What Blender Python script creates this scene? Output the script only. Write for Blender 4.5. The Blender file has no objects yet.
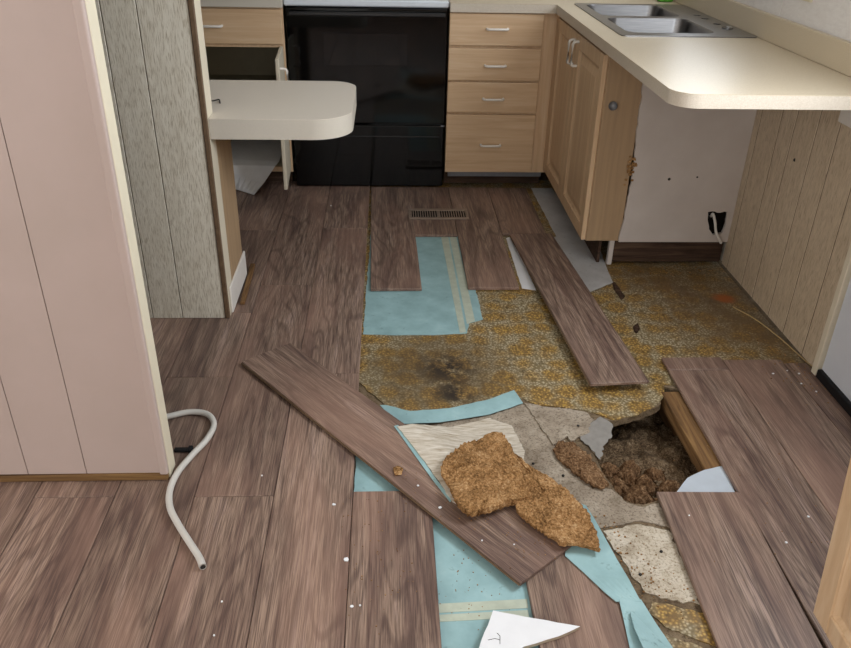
import bpy, bmesh, math, random
from mathutils import Vector, Matrix, noise as mnoise

random.seed(7)
scene = bpy.context.scene
COL = scene.collection

# ------------------------------------------------------------ camera, world, light
cam_data = bpy.data.cameras.new('camera')
cam_data.sensor_fit = 'HORIZONTAL'
cam_data.sensor_width = 36.0
cam_data.lens = 790.0 / 851.0 * 36.0
cam_data.clip_start = 0.02
cam = bpy.data.objects.new('camera', cam_data)
COL.objects.link(cam)
cam.matrix_world = Matrix([[0.998909, 0.003796, -0.046538, 0.0], [-0.0424, 0.491179, -0.870026, 0.0], [0.019556, 0.87105, 0.490804, 1.4], [0.0, 0.0, 0.0, 1.0]])
scene.camera = cam

world = bpy.data.worlds.new('world')
scene.world = world
world.use_nodes = True
bg = world.node_tree.nodes['Background']
bg.inputs[0].default_value = (0.80, 0.90, 1.0, 1)
bg.inputs[1].default_value = 1.0

def area(name, loc, rot, sx, sy, power, color):
    l = bpy.data.lights.new(name, 'AREA')
    l.shape = 'RECTANGLE'; l.size = sx; l.size_y = sy
    l.energy = power; l.color = color
    o = bpy.data.objects.new(name, l)
    COL.objects.link(o)
    o.location = loc; o.rotation_euler = rot
    return o

HALF = math.pi / 2
# daylight through: window above the sink, glazed door, window behind the camera, window of the room to the left
area('daylight_sink_window', (1.415, 3.65, 1.58), (0, HALF, 0), 0.76, 0.80, 7, (0.90, 0.95, 1.0))
area('daylight_glazed_door', (1.415, 1.55, 1.50), (0, HALF, 0), 0.86, 0.50, 30, (0.90, 0.95, 1.0))
area('daylight_rear_window', (-0.2, -2.14, 1.45), (HALF, 0, 0), 2.3, 1.25, 25, (1.0, 0.97, 0.93))
area('daylight_side_window', (-3.14, -0.4, 1.45), (0, -HALF, 0), 1.2, 1.8, 40, (1.0, 0.97, 0.93))

vs = scene.view_settings
vs.view_transform = 'Standard'
vs.look = 'None'
vs.exposure = 0.20
vs.gamma = 1.0
vs.use_curve_mapping = False

# ------------------------------------------------------------ material helpers
def lin(h):
    h = h.lstrip('#')
    v = [int(h[i:i+2], 16) / 255 for i in (0, 2, 4)]
    return tuple((c / 12.92 if c <= 0.04045 else ((c + 0.055) / 1.055) ** 2.4) for c in v) + (1.0,)

class Mat:
    def __init__(self, name, rough=0.5, metal=0.0, spec=0.5, color=None):
        self.m = bpy.data.materials.new(name)
        self.m.use_nodes = True
        self.nt = self.m.node_tree
        self.b = self.nt.nodes['Principled BSDF']
        self.b.inputs['Roughness'].default_value = rough
        self.b.inputs['Metallic'].default_value = metal
        self.b.inputs['Specular IOR Level'].default_value = spec
        if color: self.b.inputs['Base Color'].default_value = lin(color)
    def n(self, t): return self.nt.nodes.new(t)
    def l(self, a, b): self.nt.links.new(a, b)
    def coord(self, scale=(1, 1, 1), rand=0.0, loc=(0, 0, 0)):
        tc = self.n('ShaderNodeTexCoord'); out = tc.outputs['Object']
        if rand:
            oi = self.n('ShaderNodeObjectInfo')
            mu = self.n('ShaderNodeVectorMath'); mu.operation = 'MULTIPLY_ADD'
            cx = self.n('ShaderNodeCombineXYZ')
            for k in range(3): self.l(oi.outputs['Random'], cx.inputs[k])
            self.l(cx.outputs[0], mu.inputs[0])
            mu.inputs[1].default_value = (rand, rand * 1.7, rand * 0.6)
            self.l(out, mu.inputs[2]); out = mu.outputs[0]
        mp = self.n('ShaderNodeMapping')
        mp.inputs['Scale'].default_value = scale
        mp.inputs['Location'].default_value = loc
        self.l(out, mp.inputs[0])
        return mp.outputs[0]
    def noise(self, vec, scale, detail=3, rough=0.55, dist=0.0):
        t = self.n('ShaderNodeTexNoise')
        t.inputs['Scale'].default_value = scale
        t.inputs['Detail'].default_value = detail
        t.inputs['Roughness'].default_value = rough
        t.inputs['Distortion'].default_value = dist
        self.l(vec, t.inputs['Vector'])
        return t.outputs[0]
    def vor(self, vec, scale, feature='F1', rnd=1.0, out='Distance'):
        t = self.n('ShaderNodeTexVoronoi'); t.feature = feature
        t.inputs['Scale'].default_value = scale
        t.inputs['Randomness'].default_value = rnd
        self.l(vec, t.inputs['Vector'])
        return t.outputs[out]
    def ramp(self, fac, stops):
        r = self.n('ShaderNodeValToRGB'); e = r.color_ramp.elements
        while len(e) < len(stops): e.new(0.5)
        for i, (p, c) in enumerate(stops):
            e[i].position = p
            e[i].color = lin(c) if isinstance(c, str) else (c, c, c, 1)
        self.l(fac, r.inputs[0])
        return r.outputs[0]
    def mix(self, fac, a, b, mode='MIX'):
        x = self.n('ShaderNodeMix'); x.data_type = 'RGBA'; x.blend_type = mode
        for s, v in ((x.inputs[0], fac), (x.inputs[6], a), (x.inputs[7], b)):
            if hasattr(v, 'is_linked'): self.l(v, s)
            elif isinstance(v, str): s.default_value = lin(v)
            else: s.default_value = v
        return x.outputs[2]
    def math(self, op, a, b=0.0, clamp=False):
        x = self.n('ShaderNodeMath'); x.operation = op; x.use_clamp = clamp
        for s, v in ((x.inputs[0], a), (x.inputs[1], b)):
            if hasattr(v, 'is_linked'): self.l(v, s)
            else: s.default_value = v
        return x.outputs[0]
    def blob(self, vec, centre, radius, lo=0.35):
        """1 at the centre of a stain, fading to 0 at its rim"""
        d = self.n('ShaderNodeVectorMath'); d.operation = 'DISTANCE'
        self.l(vec, d.inputs[0]); d.inputs[1].default_value = centre
        mr = self.n('ShaderNodeMapRange'); mr.interpolation_type = 'SMOOTHSTEP'
        mr.inputs[1].default_value = radius * lo; mr.inputs[2].default_value = radius
        mr.inputs[3].default_value = 1.0; mr.inputs[4].default_value = 0.0
        self.l(d.outputs['Value'], mr.inputs[0])
        return mr.outputs[0]
    def color(self, s): self.l(s, self.b.inputs['Base Color'])
    def bump(self, h, strength=0.3, dist=0.002):
        b = self.n('ShaderNodeBump')
        b.inputs['Strength'].default_value = strength
        b.inputs['Distance'].default_value = dist
        self.l(h, b.inputs['Height'])
        self.l(b.outputs[0], self.b.inputs['Normal'])

MATS = {}
def plain(name, color, rough=0.5, metal=0.0, spec=0.5, vary=0.0, scale=40):
    m = Mat(name, rough, metal, spec, color)
    if vary:
        v = m.coord()
        f = m.noise(v, scale, 4)
        c = lin(color)
        a = m.n('ShaderNodeRGB'); a.outputs[0].default_value = tuple(min(1, k * (1 - vary)) for k in c[:3]) + (1,)
        b = m.n('ShaderNodeRGB'); b.outputs[0].default_value = tuple(min(1, k * (1 + vary)) for k in c[:3]) + (1,)
        m.color(m.mix(m.ramp(f, [(0.3, 0.0), (0.7, 1.0)]), a.outputs[0], b.outputs[0]))
        m.bump(f, 0.12, 0.001)
    MATS[name] = m.m
    return m.m

def build_materials():
    # walnut laminate, grain along local Y
    m = Mat('walnut_laminate', 0.42, 0, 0.35)
    v = m.coord((7.5, 0.55, 7.5), 31)
    warp = m.noise(m.coord((2.6, 0.8, 2.6), 31), 2.2, 3, 0.5)
    fig = m.noise(v, 2.0, 6, 0.68, 1.2)
    fine = m.noise(m.coord((210, 5.0, 210), 17), 2.0, 3, 0.6)
    lines = m.math('SINE', m.math('MULTIPLY', m.noise(m.coord((5.0, 0.42, 5.0), 31), 1.4, 2, 0.45, 0.4), 95.0))
    c = m.ramp(fig, [(0.30, '#5a4740'), (0.43, '#7a6257'), (0.55, '#98806f'), (0.72, '#b0968a')])
    c = m.mix(m.ramp(lines, [(0.45, 0.0), (0.97, 0.50)]), c, '#513e38')
    c = m.mix(m.ramp(fine, [(0.38, 0.75), (0.58, 0.0)]), c, '#4a3833')
    c = m.mix(m.ramp(warp, [(0.45, 0.0), (0.68, 0.45)]), c, '#a58270')
    oi = m.n('ShaderNodeObjectInfo')
    hs = m.n('ShaderNodeHueSaturation')
    m.l(c, hs.inputs['Color'])
    m.l(m.math('MULTIPLY_ADD', oi.outputs['Random'], 0.22), hs.inputs['Value'])
    hs.inputs['Value'].links[0].from_node.inputs[2].default_value = 0.90
    hs.inputs['Saturation'].default_value = 0.95
    m.color(hs.outputs[0]); m.bump(fine, 0.12, 0.0006)
    MATS['walnut'] = m.m
    # maple, grain along Z or X
    for nm, sc in (('maple_v', (26, 26, 1.3)), ('maple_h', (1.3, 26, 26))):
        m = Mat(nm, 0.42, 0, 0.4)
        f = m.noise(m.coord(sc, 5), 2.0, 4, 0.6, 0.5)
        m.color(m.ramp(f, [(0.3, '#cba985'), (0.5, '#d6b692'), (0.72, '#dfc3a2')]))
        m.bump(f, 0.05, 0.0005); MATS[nm] = m.m
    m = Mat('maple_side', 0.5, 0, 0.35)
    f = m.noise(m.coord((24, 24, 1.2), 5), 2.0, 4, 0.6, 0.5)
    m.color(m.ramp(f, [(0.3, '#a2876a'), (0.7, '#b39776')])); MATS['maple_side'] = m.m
    # vinyl faced oak panelling
    for nm, a, b, d in (('panel_grey', '#d6cfbf', '#e6e1d3', '#a3967f'), ('panel_tan', '#bfac93', '#d0bea6', '#94806a')):
        m = Mat(nm, 0.45, 0, 0.4)
        v = m.coord((1, 1, 0.16), 7)
        f = m.noise(v, 55, 5, 0.7, 0.4)
        p = m.noise(m.coord((1, 1, 0.07), 7), 430, 3, 0.6)
        c = m.ramp(f, [(0.3, a), (0.65, b)])
        c = m.mix(m.ramp(p, [(0.36, 0.8), (0.50, 0.0)]), c, d)
        m.color(c); m.bump(p, 0.15, 0.0006); MATS[nm] = m.m
    m = Mat('pink_paint', 0.5, 0, 0.35)
    f = m.noise(m.coord((1, 1, 1)), 5, 4); g = m.noise(m.coord((1, 1, 0.5)), 130, 3)
    m.color(m.ramp(f, [(0.3, '#b8a7a0'), (0.7, '#beaca6')])); m.bump(g, 0.06, 0.001); MATS['pink'] = m.m
    # patterned linoleum
    m = Mat('floral_linoleum', 0.5, 0, 0.35)
    v = m.coord()
    dots = m.vor(v, 88, 'F1'); petals = m.vor(v, 150, 'F1', 0.8)
    sp = m.noise(v, 150, 3, 0.7)
    lat = m.noise(v, 48, 3, 0.6, 1.0)
    wob = m.n('ShaderNodeVectorMath'); wob.operation = 'MULTIPLY_ADD'
    wn = m.n('ShaderNodeTexNoise'); wn.inputs['Scale'].default_value = 26; wn.inputs['Detail'].default_value = 3
    m.l(v, wn.inputs['Vector']); m.l(wn.outputs['Color'], wob.inputs[0]); wob.inputs[1].default_value = (.055, .055, 0); m.l(v, wob.inputs[2])
    clus = m.vor(wob.outputs[0], 12.5, 'F1', 0.45)
    mask = m.ramp(clus, [(0.44, 1.0), (0.66, 0.0)])
    core = m.ramp(m.vor(wob.outputs[0], 25, 'F1', 0.6), [(0.10, 1.0), (0.24, 0.0)])
    bd = m.vor(v, 118, 'F1', 0.9)
    gold = m.ramp(bd, [(0.08, '#d2b060'), (0.32, '#ab8848'), (0.62, '#7c6138')])
    grey = m.ramp(bd, [(0.10, '#c6bca2'), (0.34, '#a6997d'), (0.62, '#7f7050')])
    gold = m.mix(m.math('MULTIPLY', core, 0.6), gold, '#cfa748')
    c = m.mix(mask, grey, gold)
    c = m.mix(m.ramp(sp, [(0.35, 0.5), (0.5, 0.0)]), c, '#66543a')
    c = m.mix(m.ramp(lat, [(0.54, 0.0), (0.70, 0.7)]), c, '#4f3f26')
    brk = m.noise(v, 22, 5, 0.7)
    s1 = m.math('MULTIPLY', m.blob(v, (0.1582, 2.1829, -0.0130), 0.36, 0.20), m.ramp(brk, [(0.25, 0.35), (0.62, 1.0)]))
    c = m.mix(m.math('MULTIPLY', s1, 0.85), c, '#55442f')
    s1b = m.math('MULTIPLY', m.blob(v, (0.1895, 2.2070, -0.0130), 0.13, 0.1), m.ramp(brk, [(0.42, 0.0), (0.55, 1.0)]))
    s1c = m.math('MULTIPLY', m.blob(v, (0.2084, 2.0604, -0.0130), 0.10, 0.1), m.ramp(brk, [(0.42, 0.0), (0.55, 1.0)]))
    c = m.mix(m.math('ADD', s1b, s1c, True), c, '#2b241e')
    wide = m.noise(v, 3.5, 4, 0.65)
    dirt = m.math('ADD', m.blob(v, (1.3749, 2.5411, -0.0130), 0.55, 0.2), m.blob(v, (1.0834, 2.9112, -0.0130), 0.35, 0.0), True)
    c = m.mix(m.math('MULTIPLY', dirt, m.ramp(m.noise(v, 9, 6, 0.75), [(0.38, 0.25), (0.60, 0.85)])), c, '#6a543a')
    s3 = m.math('MULTIPLY', m.blob(v, (1.3178, 2.7038, -0.0130), 0.06, 0.3), m.ramp(brk, [(0.35, 0.3), (0.55, 1.0)]))
    c = m.mix(s3, c, '#a05a2a')
    c = m.mix(m.ramp(m.noise(v, 7, 5, 0.7), [(0.55, 0.0), (0.8, 0.6)]), c, '#5a4a36')
    m.color(c); m.bump(sp, 0.12, 0.001); MATS['lino'] = m.m
    # foam underlay
    m = Mat('teal_underlay', 0.55, 0, 0.3)
    v = m.coord(); f = m.noise(v, 9, 4, 0.6); g = m.noise(v, 60, 3)
    c = m.ramp(f, [(0.3, '#86a7ab'), (0.6, '#9abcc0'), (0.8, '#aecbcd')])
    c = m.mix(m.ramp(m.noise(v, 34, 4, 0.7), [(0.62, 0.0), (0.76, 0.7)]), c, '#5f7775')
    m.color(c); m.bump(g, 0.2, 0.001); MATS['teal'] = m.m
    # torn particle board and its paper
    for nm, cols, d in (('board_tan', ('#796c5d', '#9d9080', '#b6aa9a'), '#574838'), ('board_pale', ('#9a8b76', '#c3b8a6', '#d8d0c2'), '#6d5a45'),
                        ('subfloor', ('#55473a', '#75644f', '#8d7c66'), '#3a2c20')):
        m = Mat(nm, 0.85, 0, 0.15)
        v = m.coord((1, 1, 1)); f = m.noise(v, 11, 6, 0.7); g = m.noise(v, 140, 3, 0.7)
        c = m.ramp(f, [(0.3, cols[0]), (0.5, cols[1]), (0.68, cols[2])])
        c = m.mix(m.ramp(g, [(0.33, 0.7), (0.5, 0.0)]), c, d)
        m.color(c); m.bump(g, 0.5, 0.002); MATS[nm] = m.m
    m = Mat('torn_paper', 0.8, 0, 0.2)
    v = m.coord((3, 26, 3)); f = m.noise(v, 6, 5, 0.7)
    m.color(m.ramp(f, [(0.32, '#9c8c78'), (0.47, '#c3b8a7'), (0.65, '#dcd5ca')])); m.bump(f, 0.5, 0.002); MATS['torn_paper'] = m.m
    # crumbly chipboard and rotten stuff
    for nm, cols in (('chipboard', ('#4f3822', '#8c6842', '#b0885c', '#d6b68c')), ('rotten_board', ('#3f2d1e', '#6d5139', '#8f7053', '#b79a78')),
                     ('insulation', ('#332820', '#5f4d3a', '#867159', '#b7a78f'))):
        m = Mat(nm, 0.95, 0, 0.1)
        v = m.coord(); f = m.noise(v, 170, 4, 0.75); g = m.noise(v, 22, 4, 0.6)
        h = m.math('ADD', m.math('MULTIPLY', f, 0.65), m.math('MULTIPLY', g, 0.35))
        m.color(m.ramp(h, [(0.36, cols[0]), (0.47, cols[1]), (0.56, cols[2]), (0.68, cols[3])]))
        m.bump(f, 0.9, 0.004); MATS[nm] = m.m
    # rough sawn timber, grain along Y
    m = Mat('timber', 0.75, 0, 0.2)
    f = m.noise(m.coord((30, 1.5, 30), 3), 2, 5, 0.65, 0.8)
    m.color(m.ramp(f, [(0.3, '#4d3722'), (0.5, '#77593a'), (0.7, '#927149')])); m.bump(f, 0.3, 0.001); MATS['timber'] = m.m
    m = Mat('timber_x', 0.75, 0, 0.2)
    f = m.noise(m.coord((1.5, 30, 30), 3), 2, 5, 0.65, 0.8)
    m.color(m.ramp(f, [(0.3, '#4a3522'), (0.5, '#725638'), (0.7, '#927248')])); m.bump(f, 0.3, 0.001); MATS['timber_x'] = m.m
    m = Mat('dark_timber', 0.7, 0, 0.2)
    f = m.noise(m.coord((2.0, 30, 26), 3), 2, 5, 0.65, 0.8)
    m.color(m.ramp(f, [(0.3, '#2c2019'), (0.5, '#48362b'), (0.7, '#5f4a3c')])); MATS['dark_timber'] = m.m
    # laminates
    m = Mat('cream_laminate', 0.36, 0, 0.4)
    f = m.noise(m.coord(), 320, 2); g = m.noise(m.coord(), 4, 3)
    c = m.mix(m.ramp(f, [(0.35, 0.0), (0.65, 1.0)]), '#c4b59c', '#cfc1a9')
    m.color(c); m.bump(g, 0.02, 0.002); MATS['cream_laminate'] = m.m
    m = Mat('cream_laminate_edge', 0.38, 0, 0.5)
    f = m.noise(m.coord(), 320, 2)
    m.color(m.mix(m.ramp(f, [(0.35, 0.0), (0.65, 1.0)]), '#c6baa9', '#d2c8b9')); MATS['cream_edge'] = m.m
    # painted embossed wall board
    m = Mat('white_wallboard', 0.5, 0, 0.4)
    f = m.noise(m.coord((1, 1, 3.0)), 26, 4, 0.6, 0.6)
    m.color(m.ramp(f, [(0.3, '#dcd8d6'), (0.7, '#e6e3e1')])); m.bump(f, 0.35, 0.004); MATS['wallboard'] = m.m
    m = Mat('white_panel', 0.5, 0, 0.35)
    f = m.noise(m.coord(), 6, 4); g = m.noise(m.coord(), 240, 2)
    c = m.ramp(f, [(0.3, '#c0b6b0'), (0.7, '#cbc2bc')])
    m.color(c); m.bump(g, 0.1, 0.001); MATS['white_panel'] = m.m
    m = Mat('white_sheet', 0.55, 0, 0.3)
    v = m.coord(); f = m.noise(v, 7, 4); g = m.noise(v, 45, 4, 0.7)
    c = m.ramp(f, [(0.3, '#a9a7a6'), (0.7, '#c1c0c0')])
    c = m.mix(m.ramp(g, [(0.60, 0.0), (0.74, 0.7)]), c, '#6f6a66')
    m.color(c); MATS['grey_sheet'] = m.m
    m = Mat('brushed_steel', 0.28, 1.0)
    f = m.noise(m.coord((1, 40, 40)), 12, 3)
    m.color(m.ramp(f, [(0.3, '#828284'), (0.7, '#98989a')])); m.bump(f, 0.05, 0.0005); MATS['steel'] = m.m
    plain('black_enamel', '#040405', 0.07, 0, 0.35)
    plain('black_glass', '#0b0b0d', 0.04, 0, 0.4)
    plain('pale_laminate', '#dcd3c6', 0.36, 0, 0.4, 0.02, 200)
    plain('pale_edge', '#cfc8bb', 0.4, 0, 0.4, 0.02, 200)
    plain('black_bar', '#1a1a1d', 0.25, 0, 0.5)
    plain('white_enamel', '#dfe6ee', 0.2, 0, 0.5, 0.02, 30)
    plain('white_pull', '#ece6de', 0.35, 0, 0.5, 0.02, 60)
    plain('white_paint', '#e2ddd6', 0.5, 0, 0.4, 0.03, 20)
    plain('door_white', '#d5d9e2', 0.35, 0, 0.5, 0.02, 12)
    plain('cream_paint', '#ddd4bd', 0.5, 0, 0.4, 0.03, 20)
    plain('light_edge', '#d9cfba', 0.5, 0, 0.4, 0.03, 20)
    plain('brown_trim', '#6b5642', 0.6, 0, 0.3, 0.15, 60)
    plain('cavity_shade', '#1b1714', 0.9, 0, 0.1, 0.2, 20)
    plain('cabinet_inside', '#bdb59e', 0.7, 0, 0.2, 0.06, 20)
    plain('bronze', '#9a897b', 0.45, 0.4, 0.5, 0.12, 60)
    plain('groove', '#4a3c2e', 0.8, 0, 0.2, 0.1, 60)
    plain('vent_shade', '#0e0c0b', 0.8)
    plain('black_rubber', '#141417', 0.6, 0, 0.3, 0.1, 60)
    plain('white_hose', '#c9c6c0', 0.45, 0, 0.4, 0.03, 40)
    plain('white_wire', '#d9d5cf', 0.5, 0, 0.4, 0.03, 40)
    plain('dark_hollow', '#2a2826', 0.8)
    plain('pale_tape', '#b8c0b0', 0.6, 0, 0.3, 0.08, 40)
    plain('white_plaster', '#e9ebef', 0.8, 0, 0.2, 0.02, 30)
    plain('plaster_edge', '#b8aa98', 0.9, 0, 0.1, 0.1, 80)
    plain('straw', '#b59b6c', 0.8, 0, 0.2, 0.1, 60)
    plain('grey_metal', '#85878d', 0.4, 0.5, 0.5, 0.08, 60)
    plain('ceiling_white', '#e8e5df', 0.8, 0, 0.2, 0.02, 30)
    plain('wall_beige', '#d8d0c4', 0.7, 0, 0.3, 0.02, 20)
    plain('green_sponge', '#5fa83e', 0.8, 0, 0.2, 0.2, 120)
    plain('paper', '#dfdfe1', 0.7, 0, 0.3, 0.05, 14)
    plain('blue_white', '#b9c1ca', 0.6, 0, 0.3, 0.06, 14)
    plain('grey_scrap', '#8b8782', 0.7, 0, 0.2, 0.12, 40)
    g = Mat('window_glass', 0.02, 0, 0.5); g.b.inputs['Transmission Weight'].default_value = 1.0
    g.b.inputs['IOR'].default_value = 1.02; MATS['glass'] = g.m
build_materials()

# ------------------------------------------------------------ mesh helpers
def bm_box(bm, x0, x1, y0, y1, z0, z1, bevel=0.0, seg=1):
    r = bmesh.ops.create_cube(bm, size=1.0)
    vs_ = r['verts']
    for v in vs_:
        v.co = Vector(((x0 + x1) / 2 + v.co.x * (x1 - x0), (y0 + y1) / 2 + v.co.y * (y1 - y0), (z0 + z1) / 2 + v.co.z * (z1 - z0)))
    if bevel:
        es = list({e for v in vs_ for e in v.link_edges})
        bmesh.ops.bevel(bm, geom=es, offset=bevel, segments=seg, affect='EDGES', profile=0.5)
    return bm

def box(x0, x1, y0, y1, z0, z1, bevel=0.0, seg=1):
    return bm_box(bmesh.new(), x0, x1, y0, y1, z0, z1, bevel, seg)

def boxes(lst, bevel=0.0):
    bm = bmesh.new()
    for b in lst: bm_box(bm, *b, bevel=bevel)
    return bm

def tube(pts, r, n=10, cap=True, bm=None):
    bm = bm or bmesh.new()
    pts = [Vector(p) for p in pts]
    rings = []
    up = Vector((0, 0, 1))
    for i, p in enumerate(pts):
        t = (pts[min(i + 1, len(pts) - 1)] - pts[max(i - 1, 0)]).normalized()
        a = t.cross(up)
        if a.length < 1e-3: a = t.cross(Vector((1, 0, 0)))
        a.normalize(); b = t.cross(a).normalized()
        rr = r[i] if isinstance(r, (list, tuple)) else r
        rings.append([bm.verts.new(p + a * math.cos(2 * math.pi * k / n) * rr + b * math.sin(2 * math.pi * k / n) * rr) for k in range(n)])
    for i in range(len(rings) - 1):
        for k in range(n):
            bm.faces.new((rings[i][k], rings[i][(k + 1) % n], rings[i + 1][(k + 1) % n], rings[i + 1][k]))
    if cap:
        bm.faces.new(rings[0]); bm.faces.new(list(reversed(rings[-1])))
    for f in bm.faces: f.smooth = True
    return bm

def spline(ctrl, per=10):
    c = [Vector(p) for p in ctrl]
    c = [c[0] * 2 - c[1]] + c + [c[-1] * 2 - c[-2]]
    out = []
    for i in range(1, len(c) - 2):
        for k in range(per):
            t = k / per
            p0, p1, p2, p3 = c[i - 1:i + 3]
            out.append(0.5 * ((2 * p1) + (p2 - p0) * t + (2 * p0 - 5 * p1 + 4 * p2 - p3) * t * t + (3 * p1 - p0 - 3 * p2 + p3) * t ** 3))
    out.append(c[-2])
    return out

def prism(pts, z0, z1, holes=(), bevel=0.0):
    """flat outline (x, y), extruded from z0 up to z1; holes are further outlines"""
    bm = bmesh.new()
    edges = []
    for loop in [pts] + list(holes):
        vs_ = [bm.verts.new((p[0], p[1], z0)) for p in loop]
        edges += [bm.edges.new((vs_[i], vs_[(i + 1) % len(vs_)])) for i in range(len(vs_))]
    bmesh.ops.triangle_fill(bm, use_beauty=True, use_dissolve=False, edges=edges, normal=(0, 0, 1))
    r = bmesh.ops.extrude_face_region(bm, geom=bm.faces[:])
    for v in r['geom']:
        if isinstance(v, bmesh.types.BMVert): v.co.z = z1
    bmesh.ops.recalc_face_normals(bm, faces=bm.faces[:])
    return bm

def ragged(pts, step=0.02, amp=0.004, seed=0, skip=()):
    """resample an outline and roughen its edges like a tear"""
    rnd = random.Random(seed); out = []
    n = len(pts)
    for i in range(n):
        a = Vector(pts[i][:2]); b = Vector(pts[(i + 1) % n][:2])
        k = max(1, int((b - a).length / step)) if i not in skip else 1
        nrm = Vector((-(b - a).y, (b - a).x)).normalized() if (b - a).length else Vector((0, 0))
        for j in range(k):
            p = a.lerp(b, j / k)
            if j: p += nrm * rnd.uniform(-amp, amp)
            out.append((p.x, p.y))
    return out

def chunk(outline, zb, height, rings=9, n=72, rough=0.006, seed=0, jag=0.006, dome=0.25, tilt=(0, 0)):
    """lumpy slab: star-shaped outline, crumbly top, broken rim"""
    rnd = random.Random(seed)
    o = [Vector((p[0], p[1])) for p in outline]
    c = sum(o, Vector((0, 0))) / len(o)
    per = [(o[(i + 1) % len(o)] - o[i]).length for i in range(len(o))]
    tot = sum(per); ring = []
    for k in range(n):
        d = tot * k / n; i = 0
        while d > per[i]: d -= per[i]; i += 1
        p = o[i].lerp(o[(i + 1) % len(o)], d / per[i])
        ring.append(p + (p - c).normalized() * rnd.uniform(-jag, jag))
    bm = bmesh.new()
    def hgt(p, t):
        q = Vector((p.x * 22 + seed, p.y * 22, seed * 1.3)); q2 = Vector((p.x * 75, p.y * 75 + seed, 3.1))
        return (zb + height * (1 - dome * t * t) + mnoise.noise(q) * rough * 1.3 + mnoise.noise(q2) * rough * 0.6
                + abs(mnoise.noise(q * 2.3)) * rough + math.floor(mnoise.noise(q * .7) * 3) / 3 * rough * 1.6 + mnoise.noise(q2 * 2.6) * rough * .5 + tilt[0] * (p.x - c.x) + tilt[1] * (p.y - c.y))
    top = bm.verts.new((c.x, c.y, hgt(c, 0)))
    prev = None
    for r in range(1, rings + 1):
        t = r / rings
        cur = []
        for p in ring:
            q = c.lerp(p, t)
            cur.append(bm.verts.new((q.x, q.y, hgt(q, t))))
        for k in range(n):
            if prev is None: bm.faces.new((top, cur[k], cur[(k + 1) % n]))
            else: bm.faces.new((prev[k], cur[k], cur[(k + 1) % n], prev[(k + 1) % n]))
        prev = cur
    mid = [bm.verts.new((p.x + (p.x - c.x) * rnd.uniform(-.03, .03), p.y + (p.y - c.y) * rnd.uniform(-.03, .03),
                         zb + height * 0.45 + tilt[0] * (p.x - c.x) + tilt[1] * (p.y - c.y) + rnd.uniform(-.002, .002))) for p in ring]
    low = []
    for p in ring:
        q = c.lerp(p, 0.93)
        low.append(bm.verts.new((q.x, q.y, zb + tilt[0] * (q.x - c.x) + tilt[1] * (q.y - c.y))))
    for a, b in ((prev, mid), (mid, low)):
        for k in range(n): bm.faces.new((a[k], b[k], b[(k + 1) % n], a[(k + 1) % n]))
    bm.faces.new(list(reversed(low)))
    bmesh.ops.recalc_face_normals(bm, faces=bm.faces[:])
    return bm

def obj(name, bm, mat, parent=None, recentre=False):
    if isinstance(bm, bmesh.types.BMesh):
        me = bpy.data.meshes.new(name)
        if recentre:
            cs = [v.co for v in bm.verts]
            c = Vector(((min(v.x for v in cs) + max(v.x for v in cs)) / 2, (min(v.y for v in cs) + max(v.y for v in cs)) / 2, min(v.z for v in cs)))
            bmesh.ops.translate(bm, verts=bm.verts[:], vec=-c)
        bm.normal_update(); bm.to_mesh(me); bm.free()
    else:
        me = bm
    if mat and not me.materials: me.materials.append(MATS[mat])
    o = bpy.data.objects.new(name, me)
    COL.objects.link(o)
    if recentre: o.location = c
    if parent:
        o.parent = parent
        # parts are modelled in room coordinates: undo the parent's own offset
        o.location = Vector(o.location) - base_of(parent)
    return o

def base_of(o):
    v = Vector((0, 0, 0))
    while o is not None:
        v += Vector(o.location); o = o.parent
    return v

def tag(o, label, cat, group=None, kind=None):
    o['label'] = label; o['category'] = cat
    if group: o['group'] = group
    if kind: o['kind'] = kind
    return o

def thing(name, loc, label, cat, group=None):
    o = bpy.data.objects.new(name, None)
    o.empty_display_size = 0.1
    COL.objects.link(o); o.location = loc
    return tag(o, label, cat, group)

def struct(name, bm, mat, label=None, cat=None):
    o = obj(name, bm, mat); o['kind'] = 'structure'
    if label: o['label'] = label; o['category'] = cat
    return o

def xy(*pts): return [(p[0], p[1]) for p in pts]

XR = 1.417          # face of the right wall
CEIL = 2.30

# ------------------------------------------------------------ floor: subfloor with the broken hole, old linoleum, planks
HOLE = xy((0.6334, 1.9098, -0.0160), (0.6864, 1.9140, -0.0160), (0.7761, 1.9486, -0.0160), (0.8513, 2.0006, -0.0160), (0.8836, 2.0954, -0.0160),
          (0.985, 2.06), (0.985, 1.60), (0.8041, 1.5892, -0.0160), (0.7056, 1.5600, -0.0160), (0.6666, 1.5455, -0.0160), (0.6205, 1.5617, -0.0160),
          (0.6018, 1.6253, -0.0160), (0.5853, 1.7181, -0.0160), (0.5809, 1.7992, -0.0160), (0.5921, 1.8755, -0.0160))
HOLE = ragged(HOLE, 0.02, 0.005, 3)
floor = struct('floor', prism([(-3.25, -2.25), (1.45, -2.25), (1.45, 4.62), (-3.25, 4.62)], -0.040, -0.018, [HOLE]), 'subfloor',
               'torn up kitchen floor with a rotted hole in the subfloor', 'floor')

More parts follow.
